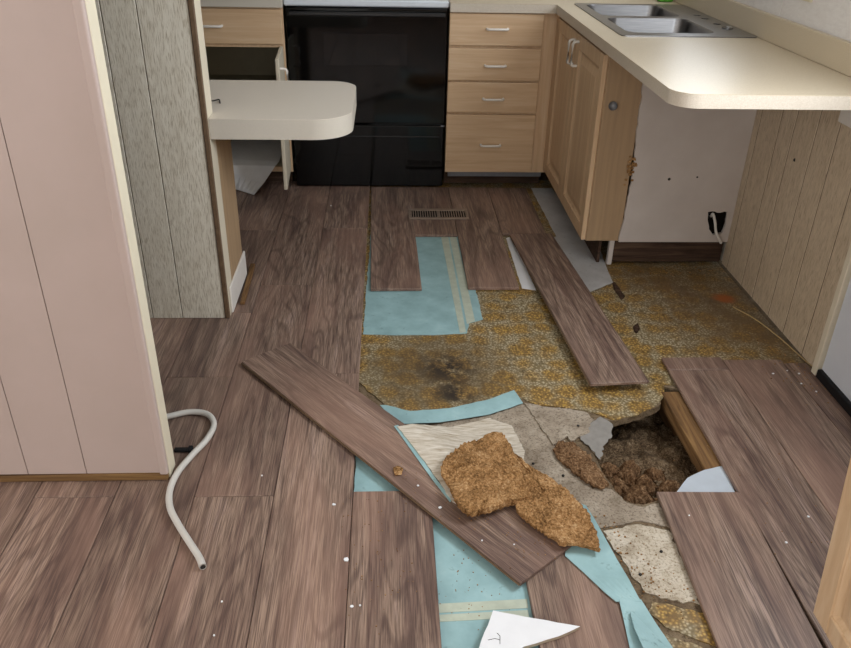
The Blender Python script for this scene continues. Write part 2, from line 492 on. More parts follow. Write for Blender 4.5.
lino_near = xy((-0.1926, 2.1872, -0.0130), (-0.0995, 2.1328, -0.0130), (-0.0123, 1.9983, -0.0130), (0.0638, 1.9657, -0.0130), (0.1866, 1.9743, -0.0130), (0.3436, 1.9984, -0.0130),
               (0.4201, 2.0298, -0.0130), (0.4673, 1.9912, -0.0130), (0.5432, 1.9795, -0.0130), (0.6163, 1.9573, -0.0130), (0.6771, 1.9151, -0.0130), (0.7561, 1.9344, -0.0130),
               (0.8305, 1.9859, -0.0130), (0.8659, 2.0290, -0.0130), (0.8919, 2.1024, -0.0130))
lino_pts = ragged(lino_near, 0.02, 0.0035, 5, skip=(len(lino_near) - 1,)) + [(1.415, 2.06), (1.415, 4.1), (-0.25, 4.1)]
lino = obj('linoleum', prism(lino_pts, -0.0178, -0.0145), 'lino', floor)
lino['label'] = 'worn yellow floral linoleum with dark stains'
# cracked lower layer beside the folded underlay
near_patch = ragged(xy((0.5931, 1.2263, -0.0140), (0.6433, 1.2109, -0.0140), (0.7045, 1.1898, -0.0140), (0.6995, 1.1029, -0.0140), (0.6661, 1.1191, -0.0140), (0.6015, 1.1573, -0.0140), (0.5750, 1.1959, -0.0140)), 0.015, 0.003, 8)
o = obj('linoleum', prism(near_patch, -0.0178, -0.0150), 'lino', floor)
near_patch2 = ragged(xy((0.5893, 1.1392, -0.0140), (0.6608, 1.1040, -0.0140), (0.6997, 1.0805, -0.0140), (0.6969, 0.9757, -0.0140), (0.5965, 0.9786, -0.0140), (0.5850, 1.0836, -0.0140)), 0.015, 0.003, 9)
o = obj('linoleum', prism(near_patch2, -0.0178, -0.0145), 'lino', floor)
pale = ragged(xy((0.5346, 1.4490, -0.0150), (0.6349, 1.4714, -0.0150), (0.7000, 1.4488, -0.0150), (0.7061, 1.3011, -0.0150), (0.7002, 1.2159, -0.0150), (0.6400, 1.2288, -0.0150), (0.5849, 1.2533, -0.0150), (0.5665, 1.3137, -0.0150)), 0.012, 0.005, 10)
o = obj('board_layer', prism(pale, -0.0179, -0.0150), 'board_pale', floor)
tan = ragged(xy((0.5008, 1.5631, -0.0150), (0.5586, 1.6169, -0.0150), (0.5936, 1.6042, -0.0150), (0.6250, 1.5490, -0.0150), (0.6656, 1.5330, -0.0150), (0.7069, 1.5473, -0.0150), (0.7123, 1.4555, -0.0150), (0.6380, 1.4821, -0.0150), (0.5295, 1.4596, -0.0150)), 0.012, 0.004, 11)
o = obj('board_layer', prism(tan, -0.0178, -0.0149), 'board_tan', floor)
tan2 = ragged(xy((0.0204, 1.8836, -0.0150), (0.1517, 1.9011, -0.0150), (0.3064, 1.9441, -0.0150), (0.4127, 2.0002, -0.0150), (0.4799, 1.9727, -0.0150), (0.5072, 1.8417, -0.0150), (0.5178, 1.7490, -0.0150),
                 (0.5333, 1.6500, -0.0150), (0.5530, 1.5814, -0.0150), (0.5171, 1.5175, -0.0150), (0.4204, 1.4206, -0.0150), (0.1572, 1.5512, -0.0150)), 0.015, 0.004, 12)
o = obj('board_layer', prism(tan2, -0.0179, -0.0155), 'board_tan', floor)
tan3 = ragged(xy((0.4189, 2.0012, -0.0120), (0.4838, 1.9789, -0.0120), (0.5562, 1.9673, -0.0120), (0.5992, 1.9510, -0.0120), (0.6176, 1.9096, -0.0120), (0.5905, 1.8702, -0.0120), (0.5921, 1.8507, -0.0120), (0.5513, 1.8275, -0.0120),
                 (0.5269, 1.8090, -0.0120), (0.5229, 1.8327, -0.0120), (0.4710, 1.7914, -0.0120), (0.4496, 1.8873, -0.0120)), 0.010, 0.004, 13)
o = obj('board_layer', prism(tan3, -0.0154, -0.0105), 'board_tan', floor)
for p in ((0.3222, 1.8737, -0.0150), (0.3607, 1.7880, -0.0150), (0.4004, 1.7117, -0.0150), (0.4746, 1.6594, -0.0150), (0.4378, 1.6396, -0.0150), (0.4762, 1.9518, -0.0150), (0.5620, 1.8785, -0.0105), (0.5876, 1.3040, -0.0150), (0.6595, 1.3751, -0.0150)):
    q = Vector(p)
    obj('nail', tube([q - Vector((0, 0, .002)), q + Vector((.001, .001, .003))], 0.0038, 8), 'dark_hollow', floor)
W = 0.204
def plank_mesh(w, l):
    bm = bmesh.new()
    bm_box(bm, -w / 2, w / 2, -l / 2, l / 2, -0.0115, 0.0, bevel=0.0016)
    me = bpy.data.meshes.new('plank'); bm.to_mesh(me); bm.free()
    me.materials.append(MATS['walnut'])
    return me
plank_cache = {}
def floor_plank(x0, x1, y0, y1):
    if y1 - y0 < 0.03: return
    k = (round(x1 - x0, 3), round(y1 - y0, 3))
    if k not in plank_cache: plank_cache[k] = plank_mesh(x1 - x0 - 0.0016, y1 - y0 - 0.0016)
    o = bpy.data.objects.new('plank', plank_cache[k]); COL.objects.link(o)
    o.parent = floor; o.location = ((x0 + x1) / 2, (y0 + y1) / 2, 0)
def run(n, cuts, x0=None, x1=None):
    a = -0.095 + W * n if x0 is None else x0
    b = -0.095 + W * (n + 1) if x1 is None else x1
    for hi, lo in zip(cuts, cuts[1:]): floor_plank(a, b, lo, hi)
FAR, NEAR = 4.02, -2.2
run(-1, [FAR, 3.379, 2.160, 0.94, -0.28, -1.50, NEAR])
run(-2, [FAR, 2.798, 1.580, 0.36, -0.86, NEAR])
run(-3, [FAR, 3.354, 2.572, 2.143, 0.92, -0.30, -1.52, NEAR])
run(-4, [FAR, 2.805, 1.585, 0.37, -0.85, NEAR])
rnd = random.Random(4)
for n in range(-15, -4):
    c = [FAR]; y = FAR - rnd.uniform(0.3, 1.2)
    while y > NEAR: c.append(y); y -= 1.22
    run(n, c + [NEAR])
floor_plank(-0.080, 0.122, 2.762, 3.935)
pl = [o for o in floor.children if o.name.startswith('plank')][-1]
pl.rotation_euler.z = math.radians(0.9); pl.location.z = 0.0010
run(0, [1.593, 0.37, -0.85, NEAR])
run(1, [3.935, 3.302]); run(1, [0.93, -0.29, -1.51, NEAR])
run(2, [3.935, 2.772]); run(2, [1.40, 0.18, -1.04, NEAR])
run(3, [3.930, 3.318]); run(3, [0.80, -0.42, -1.64, NEAR])
run(4, [0.60, -0.62, -1.84, NEAR])
floor_plank(0.692, 0.916, 0.62, 1.572)
pl = [o for o in floor.children if o.name.startswith('plank')][-1]
pl.rotation_euler.z = math.radians(-1.6); pl.location.z = 0.0014
run(5, [2.246, 2.168, 0.948, -0.27, -1.49, NEAR])
run(6, [2.228, 1.01, -0.21, -1.43, NEAR])
run(7, [2.205, 0.985, -0.235, -1.455, NEAR], x1=1.409)

# ------------------------------------------------------------ walls and ceiling
wl = struct('wall_left', boxes([(-3.25, -3.16, -2.25, -1.35, 0, CEIL), (-3.25, -3.16, 0.55, 4.62, 0, CEIL), (-3.25, -3.16, -1.35, 0.55, 0, 0.80), (-3.25, -3.16, -1.35, 0.55, 2.08, CEIL)]), 'wall_beige')
wr = struct('wall_right', boxes([(1.425, 1.50, -2.25, 1.20, 0, CEIL), (1.425, 1.50, 2.13, 3.22, 0, CEIL), (1.425, 1.50, 4.08, 4.62, 0, CEIL),
                                 (1.425, 1.50, 3.22, 4.08, 0, 1.17), (1.425, 1.50, 3.22, 4.08, 1.99, CEIL), (1.425, 1.50, 1.20, 2.13, 2.04, CEIL)]), 'wall_beige')
struct('wall_back', box(-3.25, 1.50, 4.56, 4.64, 0, CEIL), 'wall_beige')
struct('wall_front', boxes([(-3.25, -1.38, -2.25, -2.17, 0, CEIL), (0.98, 1.50, -2.25, -2.17, 0, CEIL), (-1.38, 0.98, -2.25, -2.17, 0, 0.80), (-1.38, 0.98, -2.25, -2.17, 2.10, CEIL)]), 'wall_beige')
struct('ceiling', box(-3.25, 1.50, -2.25, 4.64, CEIL, CEIL + 0.06), 'ceiling_white')

def window(name, axis, fixed, a0, a1, z0, z1):
    """frame, cross bar and pane in a wall opening"""
    t = 0.04
    def B(u0, u1, w0, w1, d0, d1):
        return (fixed + d0, fixed + d1, u0, u1, w0, w1) if axis == 'x' else (u0, u1, fixed + d0, fixed + d1, w0, w1)
    bm = boxes([B(a0, a1, z0, z0 + t, -.03, .03), B(a0, a1, z1 - t, z1, -.03, .03), B(a0, a0 + t, z0 + t, z1 - t, -.03, .03), B(a1 - t, a1, z0 + t, z1 - t, -.03, .03),
                B((a0 + a1) / 2 - .015, (a0 + a1) / 2 + .015, z0 + t, z1 - t, -.02, .02)])
    w = struct(name, bm, 'white_paint')
    m_ = (a0 + a1) / 2
    for u0, u1 in ((a0 + t, m_ - .015), (m_ + .015, a1 - t)):
        obj('pane', box(*B(u0, u1, z0 + t, z1 - t, .004, .008)), 'glass', w)
    return w
window('window_1', 'x', 1.465, 3.22, 4.08, 1.17, 1.99)
window('window_2', 'y', -2.21, -1.38, 0.98, 0.80, 2.10)
window('window_3', 'x', -3.205, -1.35, 0.55, 0.80, 2.08)

# tan panelling below the worktop: separate grooved boards
ys = [3.002, 2.944, 2.787, 2.680, 2.533, 2.405, 2.256, 2.158]
for a, b in zip(ys, ys[1:]):
    obj('panel_board', box(1.4165, 1.4245, b + .0022, a - .0022, 0.0, 0.862, bevel=0.0010), 'panel_tan', wr)
obj('panel_backing', box(1.4178, 1.4249, 2.158, 3.002, 0.0, 0.8619), 'groove', wr)
obj('board_knot', tube([(1.4163, 2.6209, 0.5719), (1.4155, 2.6194, 0.5724)], 0.006, 8), 'dark_hollow', wr)  # dark disc for a knot in the panelling
obj('outlet_plate', box(1.4085, 1.4165, 2.30, 2.415, 0.762, 0.84, bevel=0.003), 'white_paint', wr)
# embossed white wall board above the backsplash
for a, b in ((2.158, 2.9765), (2.9795, 3.22)):
    obj('wall_board', box(1.4165, 1.4245, a, b, 0.98, CEIL, bevel=0.001), 'wallboard', wr)
obj('wall_board', box(1.4165, 1.4245, 3.22, 4.555, 0.98, 1.165, bevel=0.001), 'wallboard', wr)
obj('outlet_plate', box(1.4085, 1.4165, 2.765, 2.86, 1.065, 1.18, bevel=0.003), 'cream_paint', wr)

# white outside door with black sweep on the right
door = struct('door_1', boxes([(1.412, 1.455, 1.24, 2.118, 0.030, 1.02), (1.412, 1.455, 1.24, 1.29, 1.02, 2.0), (1.412, 1.455, 1.81, 2.118, 1.02, 2.0), (1.412, 1.455, 1.29, 1.81, 1.94, 2.0)], 0.0015), 'door_white',
              'white outside door with black sweep beside tan panelling', 'door')
obj('door_sweep', box(1.398, 1.446, 1.24, 2.118, 0.0008, 0.032, bevel=0.003), 'black_rubber', door)
obj('pane', box(1.43, 1.436, 1.29, 1.81, 1.02, 1.94), 'glass', door)
obj('door_knob', tube([(1.412, 1.31, 0.95), (1.385, 1.31, 0.95), (1.375, 1.31, 0.95), (1.35, 1.31, 0.95), (1.342, 1.31, 0.95)], [.012, .012, .026, .026, .012], 12), 'steel', door)
struct('trim_1', boxes([(1.398, 1.424, 2.124, 2.150, 0.001, 2.035), (1.398, 1.424, 1.202, 1.234, 0.001, 2.035), (1.398, 1.424, 1.202, 2.150, 2.005, 2.04)], 0.002), 'light_edge')

# pink painted partition on the left, near
PY0, PY1 = 1.651, 1.706
wp = struct('wall_near_left', box(-3.15, -0.590, PY0 + .0015, PY1, 0.001, CEIL), 'groove', 'pink painted board partition with cream end', 'wall')
ed = [-0.602, -0.793, -0.943, -1.115, -1.30, -1.47, -1.65, -1.86, -2.05, -2.26, -2.46, -2.66, -2.86, -3.06, -3.15]
for a, b in zip(ed, ed[1:]):
    obj('wall_board', box(b + .0008, a - (.0008 if a < -0.61 else -.0002), PY0 - .002, PY0 + .0014, 0.0225, CEIL, bevel=0.0008), 'pink', wp)
obj('corner_moulding', box(-0.602, -0.5805, PY0 - .012, PY0 + .004, 0.0225, CEIL, bevel=0.005, seg=3), 'pink', wp)
obj('end_board', box(-0.5895, -0.5795, PY0 + .0045, PY1 + .002, 0.001, CEIL, bevel=0.002), 'cream_paint', wp)
struct('trim_2', box(-3.15, -0.583, PY0 - .007, PY0 + .003, 0.0006, 0.0218, bevel=0.002), 'timber_x')

# grey oak panelled partition behind it
GY0, GY1 = 2.530, 2.625
wg = struct('wall_middle_left', box(-3.15, -0.585, GY0 + .006, GY1, 0.001, CEIL), 'brown_trim', 'grey grooved oak panel partition with brown edge', 'wall')
ed = [-0.590, -0.7425, -0.848, -1.00, -1.15, -1.26, -1.41, -1.56, -1.66, -1.82, -1.97, -2.12, -2.22, -2.37, -2.53, -2.69, -2.80, -2.96, -3.15]
for a, b in zip(ed, ed[1:]):
    obj('panel_board', box(b + .0015, a - .0015, GY0, GY0 + .006, 0.001, CEIL, bevel=0.0012), 'panel_grey', wg)
obj('edge_trim', box(-0.5895, -0.574, GY0 - .004, GY0 + .013, 0.001, CEIL, bevel=0.002), 'brown_trim', wg)
obj('end_board', box(-0.5845, -0.574, GY0 + .0135, GY1 + .001, 0.001, CEIL, bevel=0.0015), 'light_edge', wg)

# ------------------------------------------------------------ handles, cabinet doors
def pull(parent, c, along, out, length=0.098, proj=0.026, r=0.0060, mat='white_pull'):
    c = Vector(c); a = Vector(along); n = Vector(out); h = length / 2
    p = [c - a * h, c - a * h + n * proj * .6, c - a * (h - .004) + n * proj * .88, c - a * (h - .012) + n * proj,
         c + a * (h - .012) + n * proj, c + a * (h - .004) + n * proj * .88, c + a * h + n * proj * .6, c + a * h]
    return obj('handle', tube(p, r, 8), mat, parent)

def bm_xform(bm, M_):
    bmesh.ops.transform(bm, matrix=M_, verts=bm.verts[:]); return bm

def raised_door(parent, M_, w, h, t=0.019, mat='maple_v'):
    """framed door with raised centre panel, built in local (u right, v up, outward +n) then placed by M_"""
    f = 0.055
    bm = boxes([(0, f, -t, 0, 0, h), (w - f, w, -t, 0, 0, h), (f, w - f, -t, 0, 0, f), (f, w - f, -t, 0, h - f, h)], 0.0025)
    d = obj('door', bm_xform(bm, M_), mat, parent)
    bm = bmesh.new()
    # stepped raised panel: recess, slope, flat field
    lv = [(f, -0.004), (f + .012, -0.011), (f + .018, -0.011), (f + .048, -0.003)]
    ring = []
    for k, y in lv:
        ring.append([bm.verts.new(p) for p in ((k, y, k), (w - k, y, k), (w - k, y, h - k), (k, y, h - k))])
    for a, b in zip(ring, ring[1:]):
        for i in range(4): bm.faces.new((a[i], a[(i + 1) % 4], b[(i + 1) % 4], b[i]))
    bm.faces.new(ring[-1])
    back = [bm.verts.new((p.co.x, -t + .002, p.co.z)) for p in ring[0]]
    for i in range(4): bm.faces.new((ring[0][(i + 1) % 4], ring[0][i], back[i], back[(i + 1) % 4]))
    bm.faces.new(list(reversed(back)))
    bmesh.ops.recalc_face_normals(bm, faces=bm.faces[:])
    obj('raised_panel', bm_xform(bm, M_), mat, d)
    return d

def face_left(x, yfar, z0):
    # u runs towards the camera (-Y), outward is -X
    return Matrix(((0, -1, 0, x), (-1, 0, 0, yfar), (0, 0, 1, z0), (0, 0, 0, 1)))

# ------------------------------------------------------------ stove
SX0, SX1, SY = -0.478, 0.287, 3.930
st = thing('stove', (-0.095, 4.22, 0), 'black kitchen stove with white cooktop edge against the back wall', 'stove')
obj('body', box(SX0 + .004, SX1 - .004, SY + .032, 4.54, 0.002, 0.872, bevel=0.004), 'black_enamel', st)
obj('cooktop', boxes([(SX0 - .002, SX1 + .002, SY - .004, 4.545, 0.8765, 0.905), (SX0 + .02, SX1 - .02, 4.47, 4.545, 0.905, 1.06)], 0.006), 'white_enamel', st)
od = obj('oven_door', box(SX0 + .003, SX1 - .003, SY, SY + .030, 0.333, 0.872, bevel=0.005, seg=2), 'black_enamel', st)
obj('oven_window', box(-0.305, 0.097, SY - .0012, SY + .004, 0.612, 0.760, bevel=0.0008), 'black_glass', od)
obj('door_handle', boxes([(SX0 + .02, SX1 - .015, SY - .030, SY - .012, 0.838, 0.856), (SX0 + .03, SX0 + .06, SY - .014, SY + .002, 0.840, 0.854), (SX1 - .055, SX1 - .025, SY - .014, SY + .002, 0.840, 0.854)], 0.004), 'black_bar', od)
sd = obj('storage_drawer', box(SX0 + .006, SX1 - .006, SY + .002, SY + .030, 0.006, 0.322, bevel=0.005, seg=2), 'black_enamel', st)
obj('finger_lip', box(SX0 + .03, SX1 - .03, SY - .004, SY + .003, 0.262, 0.270, bevel=0.002), 'black_bar', sd)
obj('trim_clip', box(SX1 - .022, SX1 - .004, SY - .006, SY + .003, 0.318, 0.326, bevel=0.002), 'grey_metal', st)
obj('burner', tube([(-0.28, 4.12, 0.906), (-0.28, 4.12, 0.914)], 0.095, 24), 'black_bar', st)
obj('burner', tube([(0.09, 4.12, 0.906), (0.09, 4.12, 0.914)], 0.075, 24), 'black_bar', st)
obj('burner', tube([(-0.28, 4.36, 0.906), (-0.28, 4.36, 0.914)], 0.075, 24), 'black_bar', st)
obj('burner', tube([(0.09, 4.36, 0.906), (0.09, 4.36, 0.914)], 0.095, 24), 'black_bar', st)

# ------------------------------------------------------------ drawer cabinet right of the stove
dc = thing('drawer_cabinet', (0.55, 4.2, 0), 'maple cabinet with four drawers right of the black stove', 'cabinet')
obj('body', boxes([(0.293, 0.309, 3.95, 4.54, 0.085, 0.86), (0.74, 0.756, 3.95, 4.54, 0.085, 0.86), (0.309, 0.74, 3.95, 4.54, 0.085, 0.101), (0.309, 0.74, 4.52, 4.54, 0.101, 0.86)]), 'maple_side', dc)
obj('face_frame', boxes([(0.293, 0.325, 3.934, 3.949, 0.083, 0.861), (0.700, 0.8195, 3.934, 3.949, 0.083, 0.861), (0.325, 0.700, 3.934, 3.949, 0.083, 0.12),
                         (0.325, 0.700, 3.934, 3.949, 0.375, 0.41), (0.325, 0.700, 3.934, 3.949, 0.53, 0.565), (0.325, 0.700, 3.934, 3.949, 0.69, 0.725), (0.325, 0.700, 3.934, 3.949, 0.835, 0.861)]), 'maple_v', dc)
for z0, z1, hz in ((0.712, 0.857, 0.790), (0.550, 0.700, 0.622), (0.394, 0.541, 0.464), (0.088, 0.384, 0.233)):
    d = obj('drawer', box(0.291, 0.738, 3.914, 3.933, z0, z1, bevel=0.004, seg=2), 'maple_h', dc)
    pull(d, (0.518, 3.9145, hz), (1, 0, 0), (0, -1, 0))
obj('toe_kick', box(0.293, 0.80, 4.000, 4.012, 0.001, 0.083), 'dark_timber', dc)
obj('kick_strip', box(0.31, 0.80, 3.962, 3.974, 0.050, 0.0825, bevel=0.002), 'grey_metal', dc)

# ------------------------------------------------------------ sink cabinet along the right wall
sc_ = thing('sink_cabinet', (1.1, 3.5, 0), 'maple sink cabinet with two raised panel doors and a white end', 'cabinet')
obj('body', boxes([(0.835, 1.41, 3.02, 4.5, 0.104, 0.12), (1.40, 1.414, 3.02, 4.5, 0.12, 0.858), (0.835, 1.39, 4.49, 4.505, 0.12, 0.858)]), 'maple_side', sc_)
obj('face_frame', boxes([(0.820, 0.834, 3.004, 3.06, 0.102, 0.860), (0.820, 0.834, 3.42, 3.50, 0.102, 0.860), (0.801, 0.834, 3.8895, 3.9335, 0.102, 0.860), (0.820, 0.834, 3.84, 3.889, 0.102, 0.860),
                         (0.820, 0.834, 3.06, 3.84, 0.102, 0.14), (0.820, 0.834, 3.06, 3.84, 0.80, 0.860)]), 'maple_v', sc_)
d = raised_door(sc_, face_left(0.800, 3.888, 0.104), 0.424, 0.742)
pull(d, (0.8005, 3.500, 0.765), (0, 0, 1), (-1, 0, 0))
d = raised_door(sc_, face_left(0.800, 3.460, 0.104), 0.456, 0.742)
pull(d, (0.8005, 3.425, 0.770), (0, 0, 1), (-1, 0, 0))
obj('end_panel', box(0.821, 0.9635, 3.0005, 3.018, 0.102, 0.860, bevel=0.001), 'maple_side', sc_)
# white end with the broken cable hole: outline in (x, z)
hol = ragged([(1.3068, 3.0000, 0.2351)[::2], (1.3863, 3.0000, 0.2353)[::2], (1.3922, 3.0000, 0.1870)[::2], (1.3846, 3.0000, 0.1424)[::2], (1.3482, 3.0000, 0.1333)[::2], (1.3259, 3.0000, 0.1602)[::2]], 0.012, 0.003, 2)
left_edge = ragged([(0.955, 0.102), (0.965, 0.25), (0.972, 0.40), (0.962, 0.55), (0.958, 0.860)], 0.02, 0.0035, 6, skip=(4,))
bm = prism(left_edge + [(1.4155, 0.860), (1.4155, 0.102)], 0.0, 0.012, [hol])
bm_xform(bm, Matrix(((1, 0, 0, 0), (0, 0, 1, 2.988), (0, 1, 0, 0), (0, 0, 0, 1))))
bmesh.ops.recalc_face_normals(bm, faces=bm.faces[:])
we = obj('white_end', bm, 'white_panel', sc_); we['label'] = 'white end panel with ragged cable hole'
obj('hole_shade', box(1.29, 1.40, 3.0195, 3.06, 0.121, 0.30), 'cavity_shade', sc_)  # added dark block, its colour stands in for the shade inside the cabinet
for k, (px, pz) in enumerate(((1.1211, 2.9900, 0.3743)[::2], (1.2333, 2.9900, 0.3832)[::2])):
    obj('screw_hole', tube([(px, 2.9875, pz), (px, 2.9885, pz)], 0.006 - .002 * k, 10), 'dark_hollow', sc_)
bk = obj('bracket', tube([(0.8576, 2.9990, 0.6595), (0.8550, 2.9900, 0.6617)], 0.017, 14), 'grey_metal', sc_)
bm = bmesh.new()
for k in range(26):
    a = Vector((0.9633, 2.9860, 0.4202)) + Vector((random.gauss(0, .010), random.uniform(-.001, .002), random.gauss(0, .028)))
    s = random.uniform(.003, .008)
    bm_box(bm, a.x - s, a.x + s, a.y - .001, a.y + .001, a.z - s * .8, a.z + s * .8)
ch = obj('splintered_veneer', bm, 'chipboard', sc_); ch['kind'] = 'stuff'
obj('toe_kick', box(0.945, 1.412, 3.012, 3.03, 0.001, 0.1015, bevel=0.002), 'dark_timber', sc_)
obj('toe_kick', box(0.885, 0.897, 3.03, 3.95, -0.012, 0.1015), 'dark_timber', sc_)
obj('kick_post', box(0.924, 0.944, 3.004, 3.028, -0.0095, 0.1015, bevel=0.002), 'white_panel', sc_)

# ------------------------------------------------------------ worktops
corner = [(0.787 + .075 - .075 * math.cos(a), 2.153 + .075 - .075 * math.sin(a)) for a in [i * HALF / 24 for i in range(25)]]
outline = [(0.292, 3.903), (0.787, 3.903)] + corner + [(1.4155, 2.153), (1.4155, 4.555), (0.292, 4.555)]
cut = [(0.895, 3.085), (1.385, 3.085), (1.385, 3.915), (0.895, 3.915)]
wt = tag(obj('worktop', prism(outline, 0.863, 0.900, [cut]), 'cream_edge', recentre=True), 'cream laminate worktop holding the steel sink, rounded near end', 'worktop')
obj('top_sheet', prism(outline, 0.9002, 0.9022, [cut]), 'cream_laminate', wt)
obj('backsplash', boxes([(1.397, 1.4155, 2.153, 4.555, 0.9025, 0.992), (0.292, 1.396, 4.537, 4.555, 0.9025, 0.992)], 0.002), 'cream_laminate', wt)
wt2 = tag(obj('worktop', box(-1.25, -0.484, 3.903, 4.555, 0.870, 0.905, bevel=0.002), 'pale_edge', recentre=True), 'short pale worktop left of the black stove', 'worktop')

# ------------------------------------------------------------ double bowl sink
def rrect(x0, x1, y0, y1, r, n=5):
    out = []
    for cx_, cy_, a0 in ((x1 - r, y1 - r, 0), (x0 + r, y1 - r, HALF), (x0 + r, y0 + r, 2 * HALF), (x1 - r, y0 + r, 3 * HALF)):
        out += [(cx_ + r * math.cos(a0 + HALF * k / n), cy_ + r * math.sin(a0 + HALF * k / n)) for k in range(n + 1)]
    return out
sk = thing('sink', (1.13, 3.5, 0.9023), 'stainless steel double bowl sink set in the cream worktop', 'sink')
B1 = rrect(0.915, 1.262, 3.125, 3.500, 0.05); B2 = rrect(0.915, 1.262, 3.545, 3.895, 0.05)
taps = [(1.345, y) for y in (3.36, 3.50, 3.60)]
cc = [[(x + .017 * math.cos(a), y + .017 * math.sin(a)) for a in [2 * math.pi * k / 12 for k in range(12)]] for x, y in taps]
obj('rim', prism(rrect(0.873, 1.395, 3.060, 3.935, 0.02), 0.9025, 0.9065, [B1, B2] + cc), 'steel', sk)
for Bq in (B1, B2):
    bm = bmesh.new()
    cx_ = sum(p[0] for p in Bq) / len(Bq); cy_ = sum(p[1] for p in Bq) / len(Bq)
    prev = None
    for s, z in ((1.0, 0.9065), (0.985, 0.898), (0.95, 0.78), (0.90, 0.752), (0.80, 0.745), (0.15, 0.742)):
        cur = [bm.verts.new((cx_ + (p[0] - cx_) * s, cy_ + (p[1] - cy_) * s, z)) for p in Bq]
        if prev:
            for k in range(len(cur)):
                bm.faces.new((prev[k], prev[(k + 1) % len(cur)], cur[(k + 1) % len(cur)], cur[k]))
        prev = cur
    bm.faces.new(prev)
    bmesh.ops.recalc_face_normals(bm, faces=bm.faces[:])
    for f in bm.faces: f.smooth = True
    bw = obj('bowl', bm, 'steel', sk)
    obj('drain', tube([(cx_, cy_, 0.7425), (cx_, cy_, 0.746)], 0.04, 16), 'grey_metal', bw)
obj('tap_hole_cap', tube([(1.345, 3.25, 0.9066), (1.345, 3.25, 0.911)], 0.022, 16), 'steel', sk)
obj('tap_hole_shade', box(1.31, 1.382, 3.32, 3.64, 0.880, 0.884), 'cavity_shade', sk)  # added dark plate, painted shade seen through the tap holes
bm = box(1.31, 1.385, 4.04, 4.10, 0.9025, 0.925, bevel=0.012, seg=2)
tag(obj('sponge', bm, 'green_sponge', recentre=True), 'green sponge on the worktop behind the sink', 'sponge')

# ------------------------------------------------------------ open cabinet left of the stove
lc = thing('open_cabinet', (-0.8, 4.2, 0), 'maple cabinet left of the stove with drawer and open doors', 'cabinet')
obj('body', boxes([(-0.512, -0.496, 3.95, 4.54, 0.082, 0.868), (-1.20, -1.184, 3.95, 4.54, 0.082, 0.868), (-1.184, -0.512, 3.95, 4.54, 0.082, 0.100), (-1.184, -0.512, 4.525, 4.54, 0.1, 0.868),
                   (-1.184, -0.512, 4.0, 4.524, 0.42, 0.436)]), 'cabinet_inside', lc)
obj('face_frame', boxes([(-0.515, -0.486, 3.934, 3.949, 0.080, 0.868), (-1.20, -1.16, 3.934, 3.949, 0.080, 0.868), (-1.16, -0.515, 3.934, 3.949, 0.690, 0.725), (-1.16, -0.515, 3.934, 3.949, 0.845, 0.868),
                         (-1.16, -0.515, 3.934, 3.949, 0.080, 0.104)]), 'maple_v', lc)
d = obj('drawer', box(-1.14, -0.490, 3.914, 3.933, 0.706, 0.862, bevel=0.004, seg=2), 'maple_h', lc)
pull(d, (-0.818, 3.9145, 0.787), (1, 0, 0), (0, -1, 0))
# right door swung open towards the room, seen nearly edge on
dh = Vector((-0.494, 3.925, 0)); ang = math.radians(3)
ux, uy = math.sin(ang), -math.cos(ang)
def swung(u, t, z):
    # u along the door from hinge, t thickness towards the stove
    return (dh.x + ux * u - uy * t * 1.0, dh.y + uy * u + ux * t, z)
def swung_matrix(): return Matrix(((ux, uy, 0, dh.x), (uy, -ux, 0, dh.y), (0, 0, 1, 0), (0, 0, 0, 1)))
bm = box(0.0, 0.315, 0.0, 0.017, 0.098, 0.698, bevel=0.003)
rd = obj('door', bm_xform(bm, swung_matrix()), 'light_edge', lc)
bmesh_c = Vector((dh.x + ux * .272, dh.y + uy * .272, 0.60))
pull(rd, (bmesh_c.x, bmesh_c.y, 0.600), (0, 0, 1), (-uy, ux, 0), proj=0.030)
bm = box(-0.875, -0.857, 3.63, 3.93, 0.098, 0.690, bevel=0.003)
obj('door', bm, 'light_edge', lc)
obj('toe_kick', box(-1.19, -0.50, 4.005, 4.02, 0.001, 0.081), 'dark_timber', lc)
# loose liner sheet sliding out of the cabinet
bm = bmesh.new()
rows = [[(-0.8026, 3.8973, 0.0040), (-0.6714, 3.7962, 0.0040)], [(-0.8057, 3.9050, 0.0861), (-0.6311, 3.8850, 0.0358)], [(-0.85, 3.926, 0.112), (-0.575, 3.926, 0.110)], [(-0.85, 3.99, 0.124), (-0.56, 3.98, 0.118)], [(-0.85, 4.30, 0.136), (-0.56, 4.30, 0.130)]]
grid = []
for r in rows:
    a, b = Vector(r[0]), Vector(r[1]); grid.append([bm.verts.new(a.lerp(b, k / 6)) for k in range(7)])
for r0, r1 in zip(grid, grid[1:]):
    for k in range(6): bm.faces.new((r0[k], r0[k + 1], r1[k + 1], r1[k]))
r = bmesh.ops.extrude_face_region(bm, geom=bm.faces[:])
for v in r['geom']:
    if isinstance(v, bmesh.types.BMVert): v.co.z += 0.0025
bmesh.ops.recalc_face_normals(bm, faces=bm.faces[:])
tag(obj('liner_sheet', bm, 'paper', recentre=True), 'pale liner sheet sliding out of the open cabinet', 'sheet')

